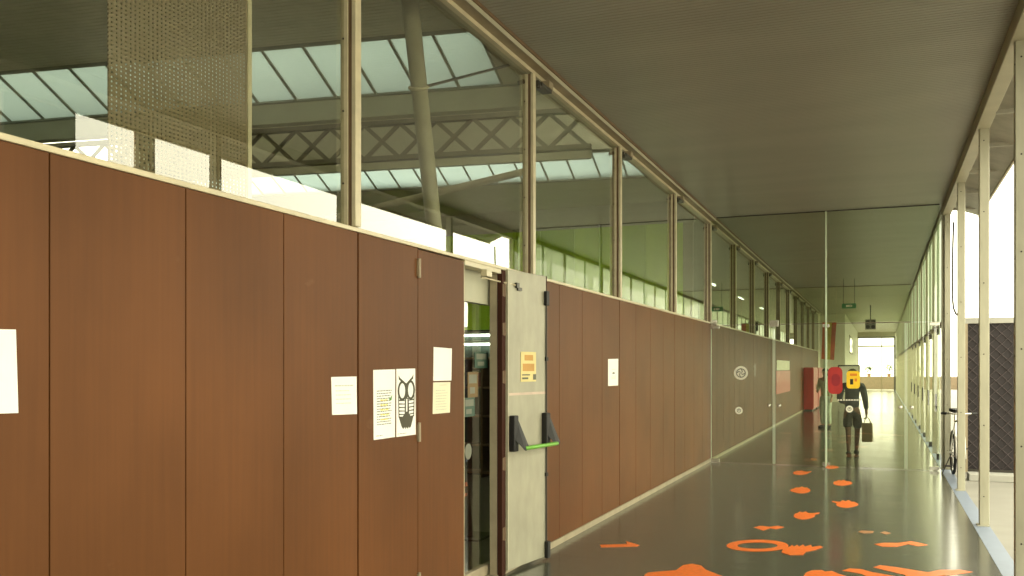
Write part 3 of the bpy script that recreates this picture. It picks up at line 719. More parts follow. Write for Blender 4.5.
def rr(x0, y0, x1, y1, r, n=4):
    out = []
    for cx, cy, a0 in ((x1 - r, y0 + r, -PI / 2), (x1 - r, y1 - r, 0), (x0 + r, y1 - r, PI / 2), (x0 + r, y0 + r, PI)):
        for k in range(n + 1):
            a = a0 + PI / 2 * k / n; out.append((cx + r * math.cos(a), cy + r * math.sin(a)))
    return out
yS = PY - 0.006
o, c = plate('glass_sign', rr(846.5, 371, 860, 388.5, 3), M['yellow'], 0.003, yS, 'yellow rounded sign stuck on the glass above the walking person', 'sign')
for (q, m_) in (([(850, 373.5), (857, 373.5), (857, 376), (850, 376)], 'amber'), ([(850, 379), (853.2, 379), (853.2, 384.5), (850, 384.5)], 'black'), ([(854.5, 378.5), (857, 378.5), (857, 381.5), (854.5, 381.5)], 'amber')):
    MB().prism([atY(a, b, yS - 0.003) - c for a, b in q], (0, -0.001, 0)).build('print', M[m_], o)
o, c = plate('glass_sign', rr(828, 367, 842.5, 394, 5), M['red'], 0.003, yS, 'red rounded sign on the glass beside the yellow sign', 'sign')
MB().prism([atY(a, b, yS - 0.003) - c for a, b in rr(831.5, 374, 840, 386, 3.8)], (0, -0.001, 0)).build('print', M['dred'], o)
do = empty('dotted_sticker_line', 'dashed row of pale sticker dots across the middle glass leaf', 'sticker', atY(850, 400, yS))
dd = MB()
for k in range(9):
    p = atY(838.5 + k * 2.7, 400, yS) - do.location; dd.box(p.x - 0.013, p.x + 0.013, -0.001, 0, p.z - 0.012, p.z + 0.012)
dd.build('dashes', M['stick'], do)

# ------------------------------------------------------------------ right glazed wall past the partition
RY = [16.1 + 2.85 * k for k in range(20)]
for i, (a, b) in enumerate(zip(RY[:-1], RY[1:])):
    w = empty(f'window_{60+i}', f'right-hand glazed bay past the partition, {ORD[i]} along', 'window', (BX, a, 0), kind=S); L = b - a
    MB().box(-0.005, 0.005, 0.04, L - 0.04, 2.36, 4.1).build('frosted_pane', M['frost'], w)
    for j in range(2):
        MB().box(-0.03, 0.0, 0.04 + j * L / 2, 0.08 + j * L / 2, 2.36, 4.1).build('upper_mullion', M['edge'], w)
        MB().box(-0.006, 0.006, 0.03 + j * L / 2, (j + 1) * L / 2 - 0.02, 0.02, 2.28).build('door_pane', M['rglass'], w)
        if i < 6:
            for z in (0.03, 2.20):
                MB().box(-0.035, 0.02, 0.05 + j * L / 2, 0.24 + j * L / 2, z - 0.02, z + 0.08).build('patch_fitting', M['steel'], w)
            MB().tube([(-0.05, L / 2 - 0.1 + j * 0.2, 0.85), (-0.05, L / 2 - 0.1 + j * 0.2, 1.15)], 0.012, 8).build('pull_handle', M['steel'], w)
    MB().box(-0.03, 0.03, 0, L, 2.29, 2.35).build('transom', M['rail'], w)
    MB().box(-0.045, 0.045, -0.03, 0.03, 0, 4.1).build('mullion', M['cream'], w)
    MB().box(-0.04, 0.06, 0, L, 4.08, 4.2).build('head_rail', M['cream'], w)

# ------------------------------------------------------------------ second partition, banner, signs
P2 = 30.5
g2 = empty('window_51', 'second glass partition far along, with a slim transom bar', 'window', (-2.68, P2, 0), kind=S)
MB().box(0, 3.5, -0.012, 0.012, 2.985, 3.01).build('transom_bar', M['rail'], g2)
MB().box(0, 3.5, -0.005, 0.005, 3.03, CZ - 0.02).build('glass_pane', M['pglass'], g2)
MB().box(0, 3.5, -0.03, 0.03, CZ - 0.02, CZ + 0.0).build('head_bar', M['rail'], g2)
xb_ = atY(825, 350, P2).x + 2.68
MB().box(xb_ - 0.05, xb_ + 0.03, -0.04, 0.04, 0, 2.98).build('upright', M['edge'], g2)
bq = [atY(822.5, 322, P2 - 0.35), atY(836.5, 322, P2 - 0.35), atY(834, 360, P2 - 0.35), atY(821.5, 359, P2 - 0.35)]
bc = (bq[0] + bq[1]) / 2
bn = empty('hanging_banner', 'red and yellow-green cloth banner hanging from the ceiling', 'banner', bc)
def lerp(a, b, t): return a + (b - a) * t
def bstrip(u0, u1, name, m_):
    vs = []; n = 10
    for i in range(n + 1):
        t = i / n
        for u in (u0, u1):
            p = lerp(lerp(bq[0], bq[1], u), lerp(bq[3], bq[2], u), t) - bc
            p.y += 0.03 * math.sin(t * 5 + u * 3); vs.append(p)
    nn = len(vs)
    vs2 = [v + Vector((0, 0.006, 0)) for v in vs]
    fs = [(2 * i, 2 * i + 1, 2 * i + 3, 2 * i + 2) for i in range(n)] + [(nn + 2 * i + 2, nn + 2 * i + 3, nn + 2 * i + 1, nn + 2 * i) for i in range(n)]
    fs += [(2 * i, 2 * i + 2, nn + 2 * i + 2, nn + 2 * i) for i in range(n)] + [(2 * i + 3, 2 * i + 1, nn + 2 * i + 1, nn + 2 * i + 3) for i in range(n)] + [(0, nn, nn + 1, 1), (2 * n + 1, nn + 2 * n + 1, nn + 2 * n, 2 * n)]
    MB().add(vs + vs2, fs).build(name, m_, bn)
bstrip(0, 0.30, 'red_stripe', M['banr']); bstrip(0.30, 0.68, 'yellow_stripe', M['bany']); bstrip(0.68, 1, 'red_stripe', M['banr'])
MB().tube([bq[0] - bc + Vector((-0.03, 0, 0)), bq[1] - bc + Vector((0.03, 0, 0))], 0.015, 8).build('hanging_rod', M['creamd'], bn)
for q in (bq[0], bq[1]): MB().tube([q - bc, Vector((q.x, q.y, CZ)) - bc], 0.004, 6).build('cord', M['creamd'], bn)
# exit sign
p = atY(849, 306, 28.0)
ex = empty('exit_sign', 'small green exit sign hanging under the dark ceiling', 'sign', p)
MB().box(-0.19, 0.19, -0.03, 0.03, -0.07, 0.07).build('sign_box', M['exit'], ex, bevel=0.005)
MB().box(-0.08, 0.02, -0.034, -0.03, -0.03, 0.03).prism([(0.04, -0.030, 0.04), (0.04, -0.030, -0.04), (0.10, -0.030, 0)], (0, -0.004, 0)).build('pictogram', M['stick'], ex)
for xx in (-0.15, 0.15): MB().tube([(xx, 0, 0.07), (xx, 0, CZ - p.z)], 0.006, 6).build('hanger', M['steel'], ex)
p = atY(870.5, 324.5, 40.0)
sp_ = empty('hanging_light', 'square hanging lamp of four dark lights under the pale ceiling', 'light', p)
MB().box(-0.2, 0.2, -0.08, 0.08, -0.2, 0.2).build('light_case', M['stickd'], sp_, bevel=0.01)
for xx in (-0.1, 0.1):
    for zz in (-0.1, 0.1): MB().lathe((xx, -0.08, zz), (0, -1, 0), [(0, 0.075), (0.03, 0.075), (0.035, 0.06)], 14).build('lamp', M['black'], sp_)
MB().tube([(0, 0, 0.2), (0, 0, CZ - p.z)], 0.02, 8).build('stem', M['steel'], sp_)

# ------------------------------------------------------------------ far end
wx = -1.62
wr = empty('wall_return', 'white wall block standing out beyond the end of the brown boards', 'wall', (0, 46, 0), kind=S)
MB().box(-2.9, wx, 0, 24.4, 0, CZ).build('wall_face', M['white'], wr)
wo = empty('window_52', 'small bright pane high in the side of the white wall block', 'window', (wx, 52, 2.4), kind=S)
MB().box(0, 0.03, 0, 6, 0, 0.06).box(0, 0.03, 0, 6, 0.9, 0.96).box(0, 0.03, 0, 0.1, 0, 0.96).box(0, 0.03, 5.9, 6, 0, 0.96).build('window_frame', M['rail'], wo)
MB().box(0, 0.012, 0.1, 5.9, 0.06, 0.9).build('glass_pane', M['edge'], wo)
tag(MB().box(-2.9, -2.72, 44.4, 46, 0, CZ).build('wall_short', M['white']), 'short white wall between the brown boards and the white block', 'wall', kind=S)
ee = empty('door_9', 'dark frame of the bright exit opening at the far end', 'doorway', (0, 70.3, 0), kind=S)
MB().box(wx, 0.9, -0.08, 0.08, 3.82, CZ).build('head_beam', M['cream'], ee)
MB().box(wx, 0.9, -0.05, 0.05, 3.72, 3.82).build('head_bar', M['steel'], ee)
MB().box(wx, 0.9, -0.05, 0.05, 3.10, 3.20).build('transom_bar', M['rail'], ee)
MB().box(0.78, 0.9, -0.08, 0.08, 0, 3.72).build('jamb', M['steel'], ee)
MB().box(wx, wx + 0.06, -0.08, 0.08, 0, 3.72).build('jamb', M['cream'], ee)
MB().box(-0.05, 0.0, -0.05, 0.05, 0, 3.72).build('mullion', M['rail'], ee)
# notice board
a, b = atY(838, 365, 45.93), atY(860, 392, 45.93)
nb = empty('notice_board', 'white notice board with a dark frame on the white wall block', 'board', (a.x, 45.99, b.z))
w_, h_ = b.x - a.x, a.z - b.z
MB().box(0.04, w_ - 0.04, -0.02, 0, 0.04, h_ - 0.04).build('board_face', M['paper'], nb)
MB().box(0, w_, -0.04, 0, 0, 0.04).box(0, w_, -0.04, 0, h_ - 0.06, h_).box(0, 0.05, -0.04, 0, 0, h_).box(w_ - 0.05, w_, -0.04, 0, 0, h_).build('board_frame', M['black'], nb)
# red cabinets against the brown wall
for k, (y0, y1) in enumerate(((35.8, 38.2), (38.6, 41.4))):
    o = empty('red_cabinet', ['nearer of two tall red cabinets against the brown wall', 'farther of two tall red cabinets against the brown wall'][k], 'cabinet', (A + 0.012, y0, 0))
    MB().box(0, 0.34, 0, y1 - y0, 0.06, 1.62).build('body', M['red'], o, bevel=0.01)
    MB().box(0.02, 0.30, 0.03, y1 - y0 - 0.03, 0, 0.06).build('plinth', M['black'], o)
    for j in range(2):
        w2 = (y1 - y0) / 2
        dr = MB().box(0.342, 0.36, j * w2 + 0.02, (j + 1) * w2 - 0.02, 0.10, 1.58).build('door', M['red'], o, bevel=0.004)
        MB().box(0.36, 0.385, w2 - 0.08 + j * 0.12, w2 - 0.05 + j * 0.12, 0.8, 1.0).build('handle', M['chrome'], dr)
# fire sign on the brown wall past the glass
a, b = atX(776, 360, A + 0.006), atX(790, 391, A + 0.006)
o = empty('fire_sign', 'red sign with a white band on the brown wall past the glass doors', 'sign', (A + 0.003, a.y, b.z)); w_, h_ = b.y - a.y, a.z - b.z
MB().box(0, 0.01, 0, w_, 0, h_ * 0.68).build('red_plate', M['red'], o, bevel=0.003)
MB().box(0, 0.01, w_ * .05, w_ * 0.95, h_ * 0.70, h_).build('white_plate', M['stick'], o, bevel=0.003)

# ------------------------------------------------------------------ papers
def sheet(name, quad, X, lab, cat, m_, prints=(), curl=0.006, parentname='paper_sheet'):
    """quad: pixel corners tl,tr,br,bl on the wall plane; prints: (part name, material, polygons in u,v with v down)"""
    q = [atX(px, py, X) for px, py in quad]
    c = (q[2] + q[3]) / 2
    o = empty(name, lab, cat, c)
    def at(u, v, off=0.0):
        p = lerp(lerp(q[0], q[1], u), lerp(q[3], q[2], u), v) - c
        p.x += 0.0004 + curl * (0.5 - 0.5 * math.cos(2 * PI * u)) * (0.4 + 0.6 * v) + curl * 0.8 * max(0, u - 0.85) / 0.15 + off
        return p
    n, k = 8, 12; vs = []
    for off in (0.0015, 0.0):
        for j in range(k + 1):
            for i in range(n + 1): vs.append(at(i / n, j / k, off))
    N = (n + 1) * (k + 1); fs = []
    ix = lambda i, j: j * (n + 1) + i
    for j in range(k):
        for i in range(n):
            fs.append((ix(i, j), ix(i + 1, j), ix(i + 1, j + 1), ix(i, j + 1)))
            fs.append((N + ix(i, j + 1), N + ix(i + 1, j + 1), N + ix(i + 1, j), N + ix(i, j)))
    rim = [ix(i, 0) for i in range(n + 1)] + [ix(n, j) for j in range(1, k + 1)] + [ix(i, k) for i in range(n - 1, -1, -1)] + [ix(0, j) for j in range(k - 1, 0, -1)]
    for a, b in zip(rim, rim[1:] + rim[:1]): fs.append((a, N + a, N + b, b))
    MB().add(vs, fs).build(parentname, M[m_], o)
    for pn, pm, polys in prints:
        mb = MB()
        for poly in polys:
            # cut into strips so that the print follows the curl of the sheet
            top = [at(u, v, 0.0022) for u, v in poly]
            mb.prism(top, (0.0005, 0, 0))
        mb.build(pn, M[pm], o)
    return o
def bars(u0, u1, v0, v1, n, th=0.35, jit=0.25):
    out = []
    for k in range(n):
        v = v0 + (v1 - v0) * k / n; h = (v1 - v0) / n * th; e = u1 - random.random() * jit * (u1 - u0)
        u = u0
        while u < e:
            w = random.uniform(0.05, 0.14); out.append([(u, v), (min(u + w, e), v), (min(u + w, e), v + h), (u, v + h)]); u += w + 0.025
    return out
XP = A
sheet('paper_notice', [(-14, 329), (14.5, 329.5), (17, 413), (-14, 414)], XP, 'large blank white sheet on the brown wall at the frame edge', 'paper', 'paper')
sheet('paper_notice', [(331, 377), (355.5, 376.5), (356, 414), (332, 415)], XP, 'white notice with faint lines, left of the owl poster', 'paper', 'paper', [('printed_heading', 'inkl', bars(0.12, 0.88, 0.22, 0.28, 1, 0.5, 0.1)), ('printed_lines', 'inkl', bars(0.15, 0.8, 0.36, 0.8, 4, 0.16))])
sheet('text_poster', [(373, 370), (394.2, 369.3), (394.0, 437), (373.5, 440)], XP, 'white poster with a block of small print beside the owl poster', 'poster', 'paper',
      [('printed_lines', 'ink', bars(0.14, 0.86, 0.30, 0.82, 14, 0.30, 0.15)), ('yellow_print', 'inky', bars(0.3, 0.72, 0.43, 0.78, 5, 0.3)), ('green_mark', 'inkg', [[(0.70, 0.40), (0.78, 0.42), (0.88, 0.37), (0.84, 0.45), (0.74, 0.46)]]),
       ('footer', 'ink', bars(0.1, 0.4, 0.945, 0.96, 1, 0.6))])
# owl poster
def ell(cu, cv, ru, rv, n=18): return [(cu + ru * math.cos(2 * PI * k / n), cv + rv * math.sin(2 * PI * k / n)) for k in range(n)]
def ring(cu, cv, ru, rv, t, n=18):
    out = []
    for k in range(n):
        a, b = 2 * PI * k / n, 2 * PI * (k + 1) / n
        out.append([(cu + ru * math.cos(a), cv + rv * math.sin(a)), (cu + ru * math.cos(b), cv + rv * math.sin(b)), (cu + (ru - t) * math.cos(b), cv + (rv - t * 0.45) * math.sin(b)), (cu + (ru - t) * math.cos(a), cv + (rv - t * 0.45) * math.sin(a))])
    return out
owl = ring(0.29, 0.325, 0.235, 0.15, 0.085) + ring(0.74, 0.32, 0.235, 0.15, 0.085)
owl += [[(0.10, 0.09), (0.17, 0.13), (0.50, 0.22), (0.50, 0.255), (0.40, 0.235), (0.12, 0.155)], [(0.90, 0.085), (0.83, 0.125), (0.50, 0.22), (0.50, 0.255), (0.60, 0.23), (0.88, 0.15)]]
owl += [[(0.46, 0.24), (0.54, 0.24), (0.56, 0.45), (0.44, 0.45)]]
for k in range(5):
    v = 0.455 + k * 0.052
    owl += [[(0.10, v), (0.43, v + 0.012), (0.43, v + 0.024), (0.11, v + 0.020)], [(0.62, v + 0.012), (0.92, v), (0.91, v + 0.020), (0.62, v + 0.024)]]
owl += [[(0.08, 0.40), (0.12, 0.40), (0.14, 0.72), (0.10, 0.72)], [(0.91, 0.39), (0.95, 0.39), (0.92, 0.72), (0.88, 0.72)], [(0.42, 0.44), (0.48, 0.44), (0.47, 0.66), (0.40, 0.66)], [(0.56, 0.44), (0.62, 0.44), (0.65, 0.66), (0.55, 0.66)]]
owl += [[(0.10, 0.70), (0.30, 0.71), (0.46, 0.64), (0.58, 0.64), (0.72, 0.71), (0.90, 0.70), (0.74, 0.87), (0.66, 0.89), (0.62, 0.865), (0.56, 0.90), (0.50, 0.87), (0.44, 0.90), (0.40, 0.865), (0.32, 0.895), (0.24, 0.85)]]
sheet('owl_poster', [(396.2, 369), (414.6, 368.5), (415.2, 434.5), (396.2, 437)], XP, 'white poster with a dark owl line drawing', 'poster', 'paper', [('owl_drawing', 'owl', owl), ('footer', 'ink', bars(0.06, 0.5, 0.955, 0.968, 1, 0.6))], curl=0.003)
XD = A
sheet('paper_notice', [(433.5, 347), (451, 348.5), (450.5, 380.5), (433, 381)], XD, 'blank white sheet taped high on the closed brown door leaf', 'paper', 'paper')
sheet('paper_notice', [(433, 382.5), (449.5, 382), (449, 412.5), (432.5, 414)], XD, 'yellowish printed sheet hung just below the blank sheet', 'paper', 'paper2', [('printed_heading', 'inkl', bars(0.35, 0.85, 0.08, 0.14, 1)), ('printed_lines', 'inkl', bars(0.15, 0.85, 0.25, 0.95, 8, 0.25))])
sheet('paper_notice', [(608, 359), (617.8, 358.8), (617.6, 385.5), (608, 386)], XP, 'small white paper with a dark dot on the boards past the open door', 'paper', 'paper', [('dark_dot', 'ink', [ell(0.52, 0.53, 0.13, 0.035, 10)]), ('printed_heading', 'inkl', bars(0.35, 0.75, 0.38, 0.42, 1, 0.4)), ('printed_lines', 'inkl', bars(0.3, 0.8, 0.63, 0.78, 3, 0.3))], curl=0.004)
# flyer on the open leaf (leaf is at an angle: build in the leaf's own frame)
fx = empty('yellow_flyer', 'small yellow flyer taped on the open grey door leaf', 'flyer', p0 + Vector((math.cos(ang), math.sin(ang), 0)) * 0.20 + Vector((math.sin(ang), -math.cos(ang), 0)) * 0.0255 + Vector((0, 0, 1.49)), ang)
fw, fh = 0.25, 0.24
MB().box(0, fw, -0.0018, 0, 0, fh).build('paper_sheet', M['flyer'], fx)
MB().box(0.06, 0.20, -0.0024, -0.0018, 0.17, 0.215).box(0.03, 0.22, -0.0024, -0.0018, 0.085, 0.145).build('picture_print', M['flyerin'], fx)
MB().box(0.02, 0.12, -0.0024, -0.0018, 0.02, 0.035).build('printed_line', M['ink'], fx)
MB().box(0.02, 0.15, -0.0024, -0.0018, 0.05, 0.06).build('printed_line', M['ink'], fx)
MB().box(0.20, 0.25, -0.0024, -0.0018, 0.015, 0.06).build('corner_mark', M['ink'], fx)

# ------------------------------------------------------------------ floor decals (vinyl cut-outs, 2 mm)
def decal(name, polys, lab, m_='orange', z=0.0005):
    pts = [p for poly in polys for p in poly]
    c = atZ(sum(p[0] for p in pts) / len(pts), sum(p[1] for p in pts) / len(pts), z)
    mb = MB()
    for k, poly in enumerate(polys):
        mb.prism([atZ(a, b, z + 0.0003 * k) - c for a, b in poly], (0, 0, 0.0015))
    o = mb.build(name, M[m_]); o.location = c
    return tag(o, lab, 'floor sticker', 'orange floor stickers')
def foot(cx, cy, hw, hh, spikes=0, flip=1):
    n = 22; out = []
    for k in range(n):
        a = 2 * PI * k / n; x, y = math.cos(a), math.sin(a)
        x2 = x * hw * (1.0 if x * flip > 0 else 0.95)
        y2 = y * hh * (1 - 0.35 * max(0, x * flip))
        if spikes and y < 0 and k % 2: y2 *= 1.35
        out.append((cx + x2, cy + y2))
    return out
tail = lambda x0, y0, x1, y1, w: [(x0, y0 - w), (x1, y1 - w * 0.4), (x1, y1 + w * 0.4), (x0, y0 + w)]
decal('floor_decal', [[(600, 545), (601, 547.4), (637, 546.6), (639.5, 545.2), (626, 541.2), (627, 544.0)]], 'thin orange arrow on the floor close to the brown wall')
decal('footprint_decal', [foot(814, 459.3, 3.5, 1.3)], 'faint tiny orange print just behind the glass doors', 'orangef')
decal('footprint_decal', [foot(832, 467.3, 7, 1.5, 1)], 'small orange print under the walking person, by the glass')
decal('footprint_decal', [foot(800.5, 473, 8, 2.0, 1), tail(807, 472.5, 811.5, 471.5, 0.8)], 'small orange print, first before the glass doors in the row nearest the wall')
decal('footprint_decal', [foot(842.5, 483.2, 10, 2.6, 1)], 'orange print, first before the glass doors in the row nearest the posts')
decal('footprint_decal', [foot(800.5, 490.5, 10.5, 3.0, 1, -1)], 'orange print, second before the glass doors in the row nearest the wall')
decal('footprint_decal', [foot(847, 504.5, 11.5, 3.4, 1), tail(840, 503, 832, 501.5, 1.0)], 'orange print with a thin tail, second in the row nearest the posts')
decal('footprint_decal', [foot(804, 516, 11, 3.6, 1), tail(811, 514.5, 819.5, 513, 1.2)], 'orange print with a pointed tip, third in the row nearest the wall')
decal('floor_decal', [[(753.5, 527.5), (760, 525.8), (770, 526.8), (778, 525.8), (784.5, 527.2), (776, 529.3), (770, 528.3), (763, 530.6), (759, 529.2)]], 'ragged thin orange mark just behind the orange ring')
n = 36
rg = []
for k in range(n):
    a, b = 2 * PI * k / n, 2 * PI * (k + 1) / n
    rg.append([(757.5 + 31 * math.cos(a), 545.6 + 6.3 * math.sin(a)), (757.5 + 31 * math.cos(b), 545.6 + 6.3 * math.sin(b)), (757.5 + 20 * math.cos(b), 545.4 + 3.2 * math.sin(b)), (757.5 + 20 * math.cos(a), 545.4 + 3.2 * math.sin(a))])
c = atZ(757.5, 545.6, 0.0005)
vs = []
for z in (0.0, 0.0016):
    for (ru, rv) in ((31, 6.0), (20, 3.1)):
        for k in range(n): vs.append(atZ(757.5 + ru * math.cos(2 * PI * k / n), 545.6 + rv * math.sin(2 * PI * k / n), 0.0005 + z) - c)
fs = []
for k in range(n):
    k2 = (k + 1) % n
    fs += [(k, k2, n + k2, n + k), (2 * n + k, 3 * n + k, 3 * n + k2, 2 * n + k2), (k, 2 * n + k, 2 * n + k2, k2), (n + k, n + k2, 3 * n + k2, 3 * n + k)]
o = MB().add(vs, fs).build('ring_decal', M['orange']); o.location = c
tag(o, 'orange ring on the floor', 'floor sticker', 'orange floor stickers')
decal('handprint_decal', [[(781.5, 552.5), (783, 549), (790, 546.5), (792, 545), (794, 546.6), (797, 544.8), (799, 546.5), (803, 544.6), (805, 546.4), (811, 545), (812, 547), (820, 545.8), (823, 547.2), (816, 550), (806, 552), (803, 555), (790, 555.2)]], 'orange hand-shaped print touching the orange ring', z=0.0025)
decal('floor_decal', [[(858, 532), (861, 530.6), (874, 531.2), (873, 533), (864, 533.4)], [(880, 532.6), (885, 531.4), (891, 533.2), (886, 534.6)]], 'worn pale orange mark in two pieces', 'orangef')
decal('floor_decal', [[(874, 544.2), (884, 542.8), (898, 543), (911, 541.2), (920, 543), (928, 545), (918, 546.3), (908, 544.2), (897, 546.8), (882, 546.6)]], 'wide bent orange stroke before the worn pale mark')
decal('floor_decal', [[(645, 574.5), (648, 572.6), (676, 570.2), (683, 565.2), (692, 563.8), (701, 565.5), (706, 570), (722, 576), (735, 582), (640, 584)]], 'large orange wedge with a humped top, cut by the frame bottom')
decal('handprint_decal', [[(803, 577), (806, 572.6), (812, 570.4), (822, 570.2), (825, 571.6), (832, 571), (838, 573.6), (846, 576), (852, 583), (800, 583)]], 'orange hand-shaped print at the frame bottom')
decal('floor_decal', [[(842, 570.6), (850, 568.4), (862, 569.4), (872, 572.2), (900, 577), (900, 583), (884, 583), (860, 573.6)]], 'short orange stroke, first of the crossing pair at the frame bottom')
decal('floor_decal', [[(873, 567.4), (880, 565.2), (896, 567.2), (928, 572.4), (940, 570), (960, 569.8), (973, 572), (955, 574.6), (938, 576), (934, 583), (912, 583), (905, 575)]], 'long crossing orange stroke nearest the posts at the frame bottom')

# ------------------------------------------------------------------ bicycle
bk_ = empty('bicycle', 'bicycle with white fork parked between the third and fourth cream posts', 'bicycle', (1.04, 13.98, -0.010), 0.03)
def wheel(y, nm):
    t = MB().torus((0, y, 0.34), (1, 0, 0), 0.315, 0.022, 40, 8).build('wheel', M['tyre'], bk_, smooth=True)
    MB().torus((0, y, 0.34), (1, 0, 0), 0.288, 0.010, 40, 6).build('rim', M['chrome'], t, smooth=True)
    sp = MB()
    for k in range(16):
        a = 2 * PI * k / 16; sp.tube([(0.02 * (-1) ** k, y, 0.34), (0, y + 0.285 * math.cos(a), 0.34 + 0.285 * math.sin(a))], 0.0018, 4)
    sp.build('spokes', M['chrome'], t)
    MB().lathe((-0.04, y, 0.34), (1, 0, 0), [(0, 0.015), (0.02, 0.022), (0.06, 0.022), (0.08, 0.015)], 10).build('hub', M['chrome'], t)
wheel(0.34, 'front'); wheel(1.40, 'rear')
hd_ = Vector((0, 0.56, 0.86)); bb = Vector((0, 0.98, 0.30)); st_ = Vector((0, 1.13, 0.82)); ra = Vector((0, 1.40, 0.34)); hl = Vector((0, 0.50, 0.70))
fr_ = MB().tube([hd_, st_], 0.016, 10).tube([hl, bb], 0.018, 10).tube([bb, st_ + Vector((0, 0.03, 0.08))], 0.015, 10)
for s in (-1, 1): fr_.tube([st_, ra + Vector((0.05 * s, 0, 0))], 0.009, 8).tube([bb, ra + Vector((0.05 * s, 0, 0))], 0.010, 8)
fr_.tube([hl + Vector((0, -0.02, -0.05)), hd_ + Vector((0, 0.02, 0.05))], 0.02, 10).build('frame', M['bikewhite'], bk_, smooth=True)
fk = MB()
for s in (-1, 1): fk.tube([hl + Vector((0.0, -0.015, -0.03)), hl + Vector((0.055 * s, -0.03, -0.06)), (0.055 * s, 0.34, 0.34)], 0.012, 8)
fk.build('fork', M['bikewhite'], bk_, smooth=True)
MB().tube([(-0.21, 0.62, 0.96), (-0.13, 0.58, 0.96), (0, 0.55, 0.95), (0.13, 0.58, 0.96), (0.21, 0.62, 0.96)], 0.012, 8).tube([hd_, (0, 0.55, 0.97)], 0.013, 8).build('handlebar', M['chrome'], bk_, smooth=True)
for s in (-1, 1): MB().tube([(0.16 * s, 0.592, 0.96), (0.23 * s, 0.63, 0.96)], 0.018, 8).build('grip', M['black'], bk_)
MB().tube([st_, st_ + Vector((0, 0.03, 0.14))], 0.012, 8).build('seat_post', M['chrome'], bk_)
sv = MB().prism([(-0.02, 1.02, 0.95), (0.02, 1.02, 0.95), (0.035, 1.14, 0.95), (0.075, 1.26, 0.96), (0.05, 1.30, 0.96), (-0.05, 1.30, 0.96), (-0.075, 1.26, 0.96), (-0.035, 1.14, 0.95)], (0, 0, 0.05))
sv.build('saddle', M['black'], bk_, bevel=0.012)
MB().lathe((0.045, 0.98, 0.30), (1, 0, 0), [(0, 0.09), (0.006, 0.09)], 24).build('chainring', M['steel'], bk_)
for s in (-1, 1):
    MB().tube([(0.06 * s, 0.98, 0.30), (0.07 * s, 0.98 + 0.12 * s, 0.30 + 0.12 * s)], 0.010, 8).build('crank', M['steel'], bk_)
    MB().box(min(0.075 * s, 0.16 * s), max(0.075 * s, 0.16 * s), 0.95 + 0.12 * s, 1.03 + 0.12 * s, 0.29 + 0.12 * s, 0.31 + 0.12 * s).build('pedal', M['black'], bk_)
MB().tube([(-0.03, 1.32, 0.33), (-0.17, 1.28, 0.002)], 0.008, 8).build('kickstand', M['steel'], bk_)

# ------------------------------------------------------------------ people
def skinned(name, V, E, R, m_, parent, sub=2, extra=None):
    me = bpy.data.meshes.new(name); me.from_pydata([tuple(v) for v in V], E, []); me.update()
    o = bpy.data.objects.new(name, me); C.objects.link(o)
    sk = o.modifiers.new('skin', 'SKIN'); sk.use_smooth_shade = True; sk.branch_smoothing = 0.6
    for i, r in enumerate(R):
        rr_ = r if isinstance(r, tuple) else (r, r)
        me.skin_vertices[0].data[i].radius = rr_
    me.skin_vertices[0].data[0].use_root = True
    sb = o.modifiers.new('sub', 'SUBSURF'); sb.levels = sub; sb.render_levels = sub
    bpy.context.view_layer.update()
    dg_ = bpy.context.evaluated_depsgraph_get()
    m2 = bpy.data.meshes.new_from_object(o.evaluated_get(dg_))
    C.objects.unlink(o); bpy.data.objects.remove(o)
    if extra:
        bm = bmesh.new(); bm.from_mesh(m2)
        t = bpy.data.meshes.new('t'); t.from_pydata(extra.v, [], extra.f); bm.from_mesh(t); bpy.data.meshes.remove(t)
        bmesh.ops.recalc_face_normals(bm, faces=bm.faces); bm.to_mesh(m2); bm.free()
    for p in m2.polygons: p.use_smooth = True
    m2.materials.clear(); m2.materials.append(m_)
    m2.name = name
    r = bpy.data.objects.new(name, m2); C.objects.link(r); r.parent = parent
    return r

def fingers(mb, wrist, dirn, side, fwd, curl=0.5, s=1.0):
    """palm and five fingers; dirn: along the hand, side: towards the thumb, fwd: the way the palm faces"""
    dirn, side, fwd = Vector(dirn).normalized(), Vector(side).normalized(), Vector(fwd).normalized()
    palm = [wrist, wrist + dirn * 0.03 * s, wrist + dirn * 0.08 * s]
    for k, off in enumerate((0.026, 0.009, -0.009, -0.026)):
        L = (0.068, 0.076, 0.070, 0.055)[k] * s
        b = wrist + dirn * 0.075 * s + side * off * s
        p1 = b + dirn * L * 0.45 + fwd * L * 0.15 * curl
        p2 = p1 + dirn * L * 0.30 * (1 - 0.5 * curl) + fwd * L * 0.35 * curl
        p3 = p2 + dirn * L * 0.22 * (1 - curl) + fwd * L * 0.30 * curl
        mb.tube([wrist + dirn * 0.03 * s + side * off * 0.8 * s, b, p1, p2, p3], [0.013 * s, 0.012 * s, 0.009 * s, 0.008 * s, 0.006 * s], 8)
    b = wrist + dirn * 0.025 * s + side * 0.025 * s
    mb.tube([wrist + dirn * 0.01 * s, b, b + dirn * 0.028 * s + side * 0.022 * s + fwd * 0.01 * s, b + dirn * 0.055 * s + side * 0.026 * s + fwd * 0.022 * s], [0.014 * s, 0.013 * s, 0.010 * s, 0.007 * s], 8)

